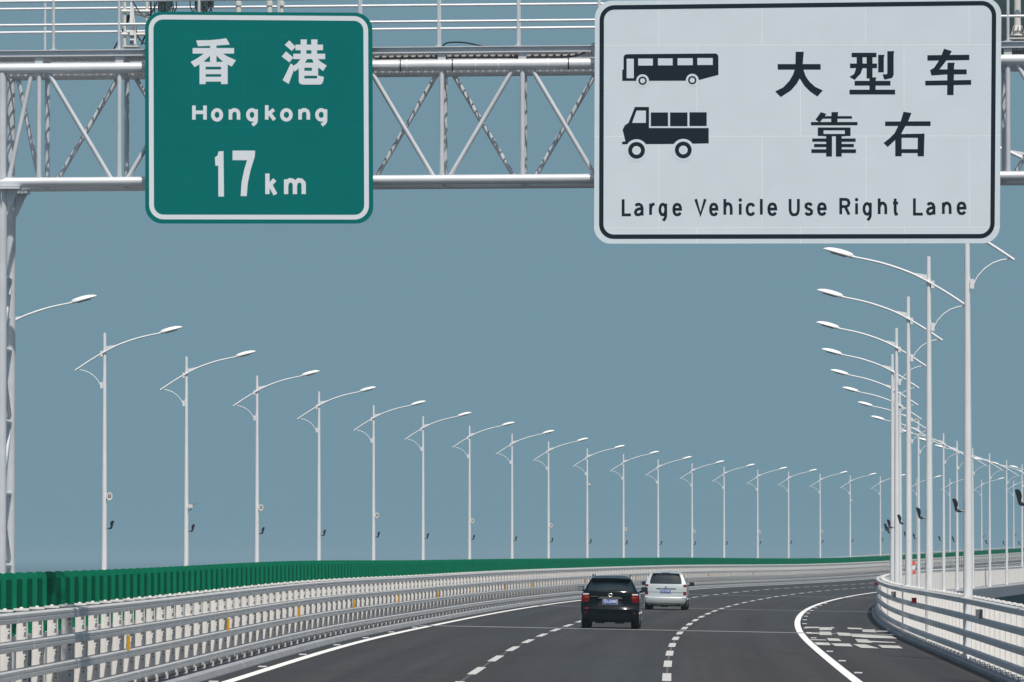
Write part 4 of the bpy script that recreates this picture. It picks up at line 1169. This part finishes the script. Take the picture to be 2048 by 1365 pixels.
for sg in (-1, 1):
    xo, xi = sg * 0.875, sg * 0.62
    xs_ = (lambda f: (min(f), max(f)))((xo, xi))
    o = cs.rpatch('tail_lamp', M['tail_red'], suv, [0.80, 0.83, 0.88, 0.95, 1.0, 1.03], *([[sg * q for q in (0.80, 0.855, 0.875, 0.875, 0.865, 0.845)], [sg * q for q in (0.70, 0.655, 0.64, 0.64, 0.645, 0.66)]][::sg]), 0.02, 8)
    a = (lambda f: (min(f), max(f)))((sg * 0.80, sg * 0.645))
    cs.rpatch('amber_lens', M['tail_amber'], o, [0.93, 0.96, 0.99], [a[0] + 0.03, a[0], a[0] + 0.02], [a[1] - 0.03, a[1], a[1] - 0.02], 0.026, 6)
    cs.rpatch('clear_lens', M['tail_clear'], o, [1.032, 1.05, 1.07], [min(sg * 0.84, sg * 0.66)] * 3, [max(sg * 0.84, sg * 0.66)] * 3, 0.02, 6)
    if sg < 0: cs.rpatch('reflector', M['tail_red'], suv, [0.60, 0.645], [min(sg * 0.77, sg * 0.65)] * 2, [max(sg * 0.77, sg * 0.65)] * 2, 0.012, 4)
    cs.rpatch('reflector', M['tail_red'], suv, [0.455, 0.52], [min(sg * 0.765, sg * 0.715)] * 2, [max(sg * 0.765, sg * 0.715)] * 2, 0.012, 4)
    cs.spatch('side_window', M['glass'], suv, sg, 0.20, 0.70, [1.15, 1.30, 1.44], (0.03, -0.10))
    cs.spatch('tail_lamp', M['tail_red'], suv, sg, 0.0, 0.06, [0.82, 0.92, 1.02])
    mirror(suv, sg * 0.99, 2.75, 1.20, sg, M['black'], M['mirror_glass'] if sg < 0 else M['glass'])
cs.rpatch('plate_garnish', M['garnish'], suv, [0.915, 0.94, 0.975], [-0.37, -0.36, -0.30], [0.37, 0.36, 0.30], 0.035, 10)
cs.rpatch('chrome_strip', M['chrome'], suv, [0.975, 0.99], [-0.60, -0.60], [-0.36, -0.37], 0.014, 4)
cs.rpatch('bumper_step', M['black'], suv, [0.585, 0.61, 0.635, 0.65], [-0.68, -0.66, -0.64, -0.62], [0.68, 0.66, 0.64, 0.62], 0.022, 10)
cs.rpatch('tailgate_recess', M['dark_trim'], suv, [0.69, 0.76, 0.84, 0.91], [-0.42, -0.36, -0.32, -0.30], [0.42, 0.36, 0.32, 0.30], 0.008, 8)
mb = MB(); y = cs.rear(0, 1.03, 0.02).y
for a, b in ((0.065, 0.042), (0.03, 0.042)): mb.tube([(a * math.cos(R(t)), y + 0.012 * math.sin(R(t)), 1.03 + b * math.sin(R(t))) for t in range(0, 361, 20)], 0.008, 6, caps=False)
mb.build('badge', M['chrome'], suv, smooth=True)
mb = MB(); y = cs.rear(0, 1.19, 0.022).y; mb.tube([(-0.02, y, 1.175), (0.16, y + 0.01, 1.182), (0.30, y + 0.015, 1.19)], 0.012, 6); mb.build('wiper', M['dark_trim'], suv)
plate(cs, suv, -0.22, 0.22, 0.755, 0.895, '\u7ca4A\u00b763MM3', 0.03)
mb = MB(); mb.box(-0.62, 0.62, 0.14, 4.2, 0.21, 0.40)
for x0, x1 in ((-0.45, -0.18), (0.15, 0.42)): mb.box(x0, x1, 0.24, 0.9, 0.165, 0.25)
mb.build('underbody', M['dark_trim'], suv)
mb = MB()
for sg in (-1, 1): mb.tube([(sg * 0.56, 0.75, 1.60), (sg * 0.58, 1.0, 1.635), (sg * 0.58, 2.0, 1.64), (sg * 0.56, 2.3, 1.60)], 0.016, 8)
mb.build('roof_rail', M['black'], suv, smooth=True)
mb = MB(); mb.prism([(-0.50, 0.55, 1.60), (-0.48, 0.55, 1.60), (-0.475, 0.58, 1.67), (-0.485, 0.60, 1.67)], (0.01, 0.05, 0)); mb.build('aerial', M['dark_trim'], suv)
wheels(suv, (-0.755, 0.755), (0.98, 3.72), 0.355, 0.245)
place(suv, 1219.5, 1258.5)

# --- silver van
van = empty('people_carrier')
tag(van, 'silver people carrier with a blue licence plate ahead of the black car', 'van')
cv = Car([(0.18, 0.70), (0.30, 0.80), (0.45, 0.845), (0.65, 0.860), (0.95, 0.855), (1.06, 0.835), (1.20, 0.775), (1.35, 0.715), (1.46, 0.665), (1.515, 0.63), (1.535, 0.60)],
         [(0.18, 0.14), (0.28, 0.03), (0.40, 0.0), (0.50, 0.01), (0.52, 0.06), (0.75, 0.085), (0.9, 0.095), (1.06, 0.13), (1.3, 0.235), (1.46, 0.315), (1.5, 0.31), (1.52, 0.33), (1.535, 0.38)],
         [(0.18, 4.4), (0.4, 4.65), (0.75, 4.55), (0.9, 4.35), (0.98, 3.85), (1.06, 3.65), (1.46, 2.85), (1.535, 2.5)],
         [0.18, 0.24, 0.30, 0.36, 0.42, 0.47, 0.50, 0.52, 0.6, 0.7, 0.8, 0.9, 0.98, 1.06, 1.13, 1.2, 1.3, 1.4, 1.46, 1.5, 1.52, 1.535])
cv.body(M['silver'], van)
cv.rpatch('rear_window', M['glass'], van, [1.065, 1.10, 1.2, 1.3, 1.4, 1.46, 1.485], [-0.63, -0.655, -0.645, -0.62, -0.585, -0.55, -0.50], [0.63, 0.655, 0.645, 0.62, 0.585, 0.55, 0.50], 0.006, 16)
mb = MB(); mb.loft([[(x, y, z - 0.015 * abs(x / .55) ** 2) for y, z in ((0.42, 1.555), (0.24, 1.535), (0.235, 1.515), (0.40, 1.50))] for x in [-0.55 + 1.1 * k / 10 for k in range(11)]])
sp_ = mb.build('spoiler', M['silver'], van, smooth=True)
mb = MB(); mb.box(-0.17, 0.17, 0.226, 0.25, 1.505, 1.53); mb.build('brake_lamp', M['dark_trim'], sp_)
for sg in (-1, 1):
    x0, x1 = min(sg * 0.85, sg * 0.72), max(sg * 0.85, sg * 0.72)
    t = cv.rpatch('tail_lamp', M['tail_clear'], van, [0.62, 0.72, 0.85, 0.95, 1.04], [x0] * 5, [x1] * 5, 0.016, 6)
    cv.rpatch('red_lens', M['tail_red'], t, [0.62, 0.68, 0.75], [x0] * 3, [x1] * 3, 0.022, 6)
    cv.rpatch('red_lens', M['tail_red'], t, [0.95, 0.99, 1.04], [x0] * 3, [x1] * 3, 0.022, 6)
    cv.spatch('side_window', M['glass'], van, sg, 0.10, 0.72, [1.08, 1.25, 1.42], (0.02, -0.08))
    cv.rpatch('bumper_corner', M['silver'], van, [0.50, 0.55, 0.61], [min(sg * 0.84, sg * 0.70)] * 3, [max(sg * 0.84, sg * 0.72), max(sg * 0.84, sg * 0.74), max(sg * 0.84, sg * 0.76)] if sg > 0 else [-0.70, -0.72, -0.76], 0.05, 6)
    mirror(van, sg * 0.99, 2.9, 1.06, sg, M['dark_trim'], M['glass'])
cv.rpatch('handle_trim', M['dark_trim'], van, [0.855, 0.885], [-0.38, -0.37], [0.42, 0.41], 0.012, 8)
cv.rpatch('crease', M['silver'], van, [0.735, 0.75, 0.765], [-0.70] * 3, [0.70] * 3, 0.016, 10)
cv.rpatch('bumper', M['silver'], van, [0.29, 0.36, 0.42, 0.47, 0.50], [-0.80] * 5, [0.80] * 5, 0.03, 12)
mb = MB(); y = cv.rear(0, 0.925, 0.01).y; mb.tube([(0.03 * math.cos(R(t)), y, 0.925 + 0.03 * math.sin(R(t))) for t in range(0, 361, 30)], 0.008, 6, caps=False); mb.build('badge', M['dark_trim'], van)
plate(cv, van, -0.22, 0.22, 0.71, 0.845, '\u7ca4A\u00b7B1M63', 0.03)
mb = MB(); mb.box(-0.60, 0.60, 0.12, 4.2, 0.16, 0.34); mb.box(-0.2, 0.1, 0.14, 0.6, 0.12, 0.2); mb.build('underbody', M['dark_trim'], van)
wheels(van, (-0.735, 0.735), (0.85, 3.75), 0.33, 0.235)
place(van, 1330.5, 1220.5)

# ------------------------------------------------------------------ small marker on the far part of the right guard rail
zf = 380.0
bp = P(zf, 14.6, 0.06)
wl = empty('warning_marker', bp, -heading(zf))
tag(wl, 'thin white marker post with two orange-red discs behind the right-hand lamps', 'marker')
mb = MB(); mb.tube([(0, 0, 0), (0, 0, 2.0)], 0.03, 8); mb.box(-0.09, 0.09, -0.02, 0.02, 1.50, 1.78); mb.build('post', M['lamp'], wl)
for h in (1.36, 1.88):
    mb = MB(); mb.tube([(0, -0.03, h), (0, 0.02, h)], 0.125, 20); mb.build('disc', M['orange'], wl)

# ------------------------------------------------------------------ hazy sea air
hz = bpy.data.materials.new('haze_air'); hz.use_nodes = True
t = hz.node_tree; t.nodes.remove(t.nodes['Principled BSDF'])
pv = t.nodes.new('ShaderNodeVolumePrincipled')
pv.inputs['Color'].default_value = (0.46, 0.68, 0.79, 1)
pv.inputs['Density'].default_value = 0.00016
pv.inputs['Anisotropy'].default_value = 0.0
t.links.new(pv.outputs[0], t.nodes['Material Output'].inputs['Volume'])
mb = MB(); mb.box(-7500, 13500, -3500, 24500, -21, 16)
tag(mb.build('haze', hz), kind='stuff')
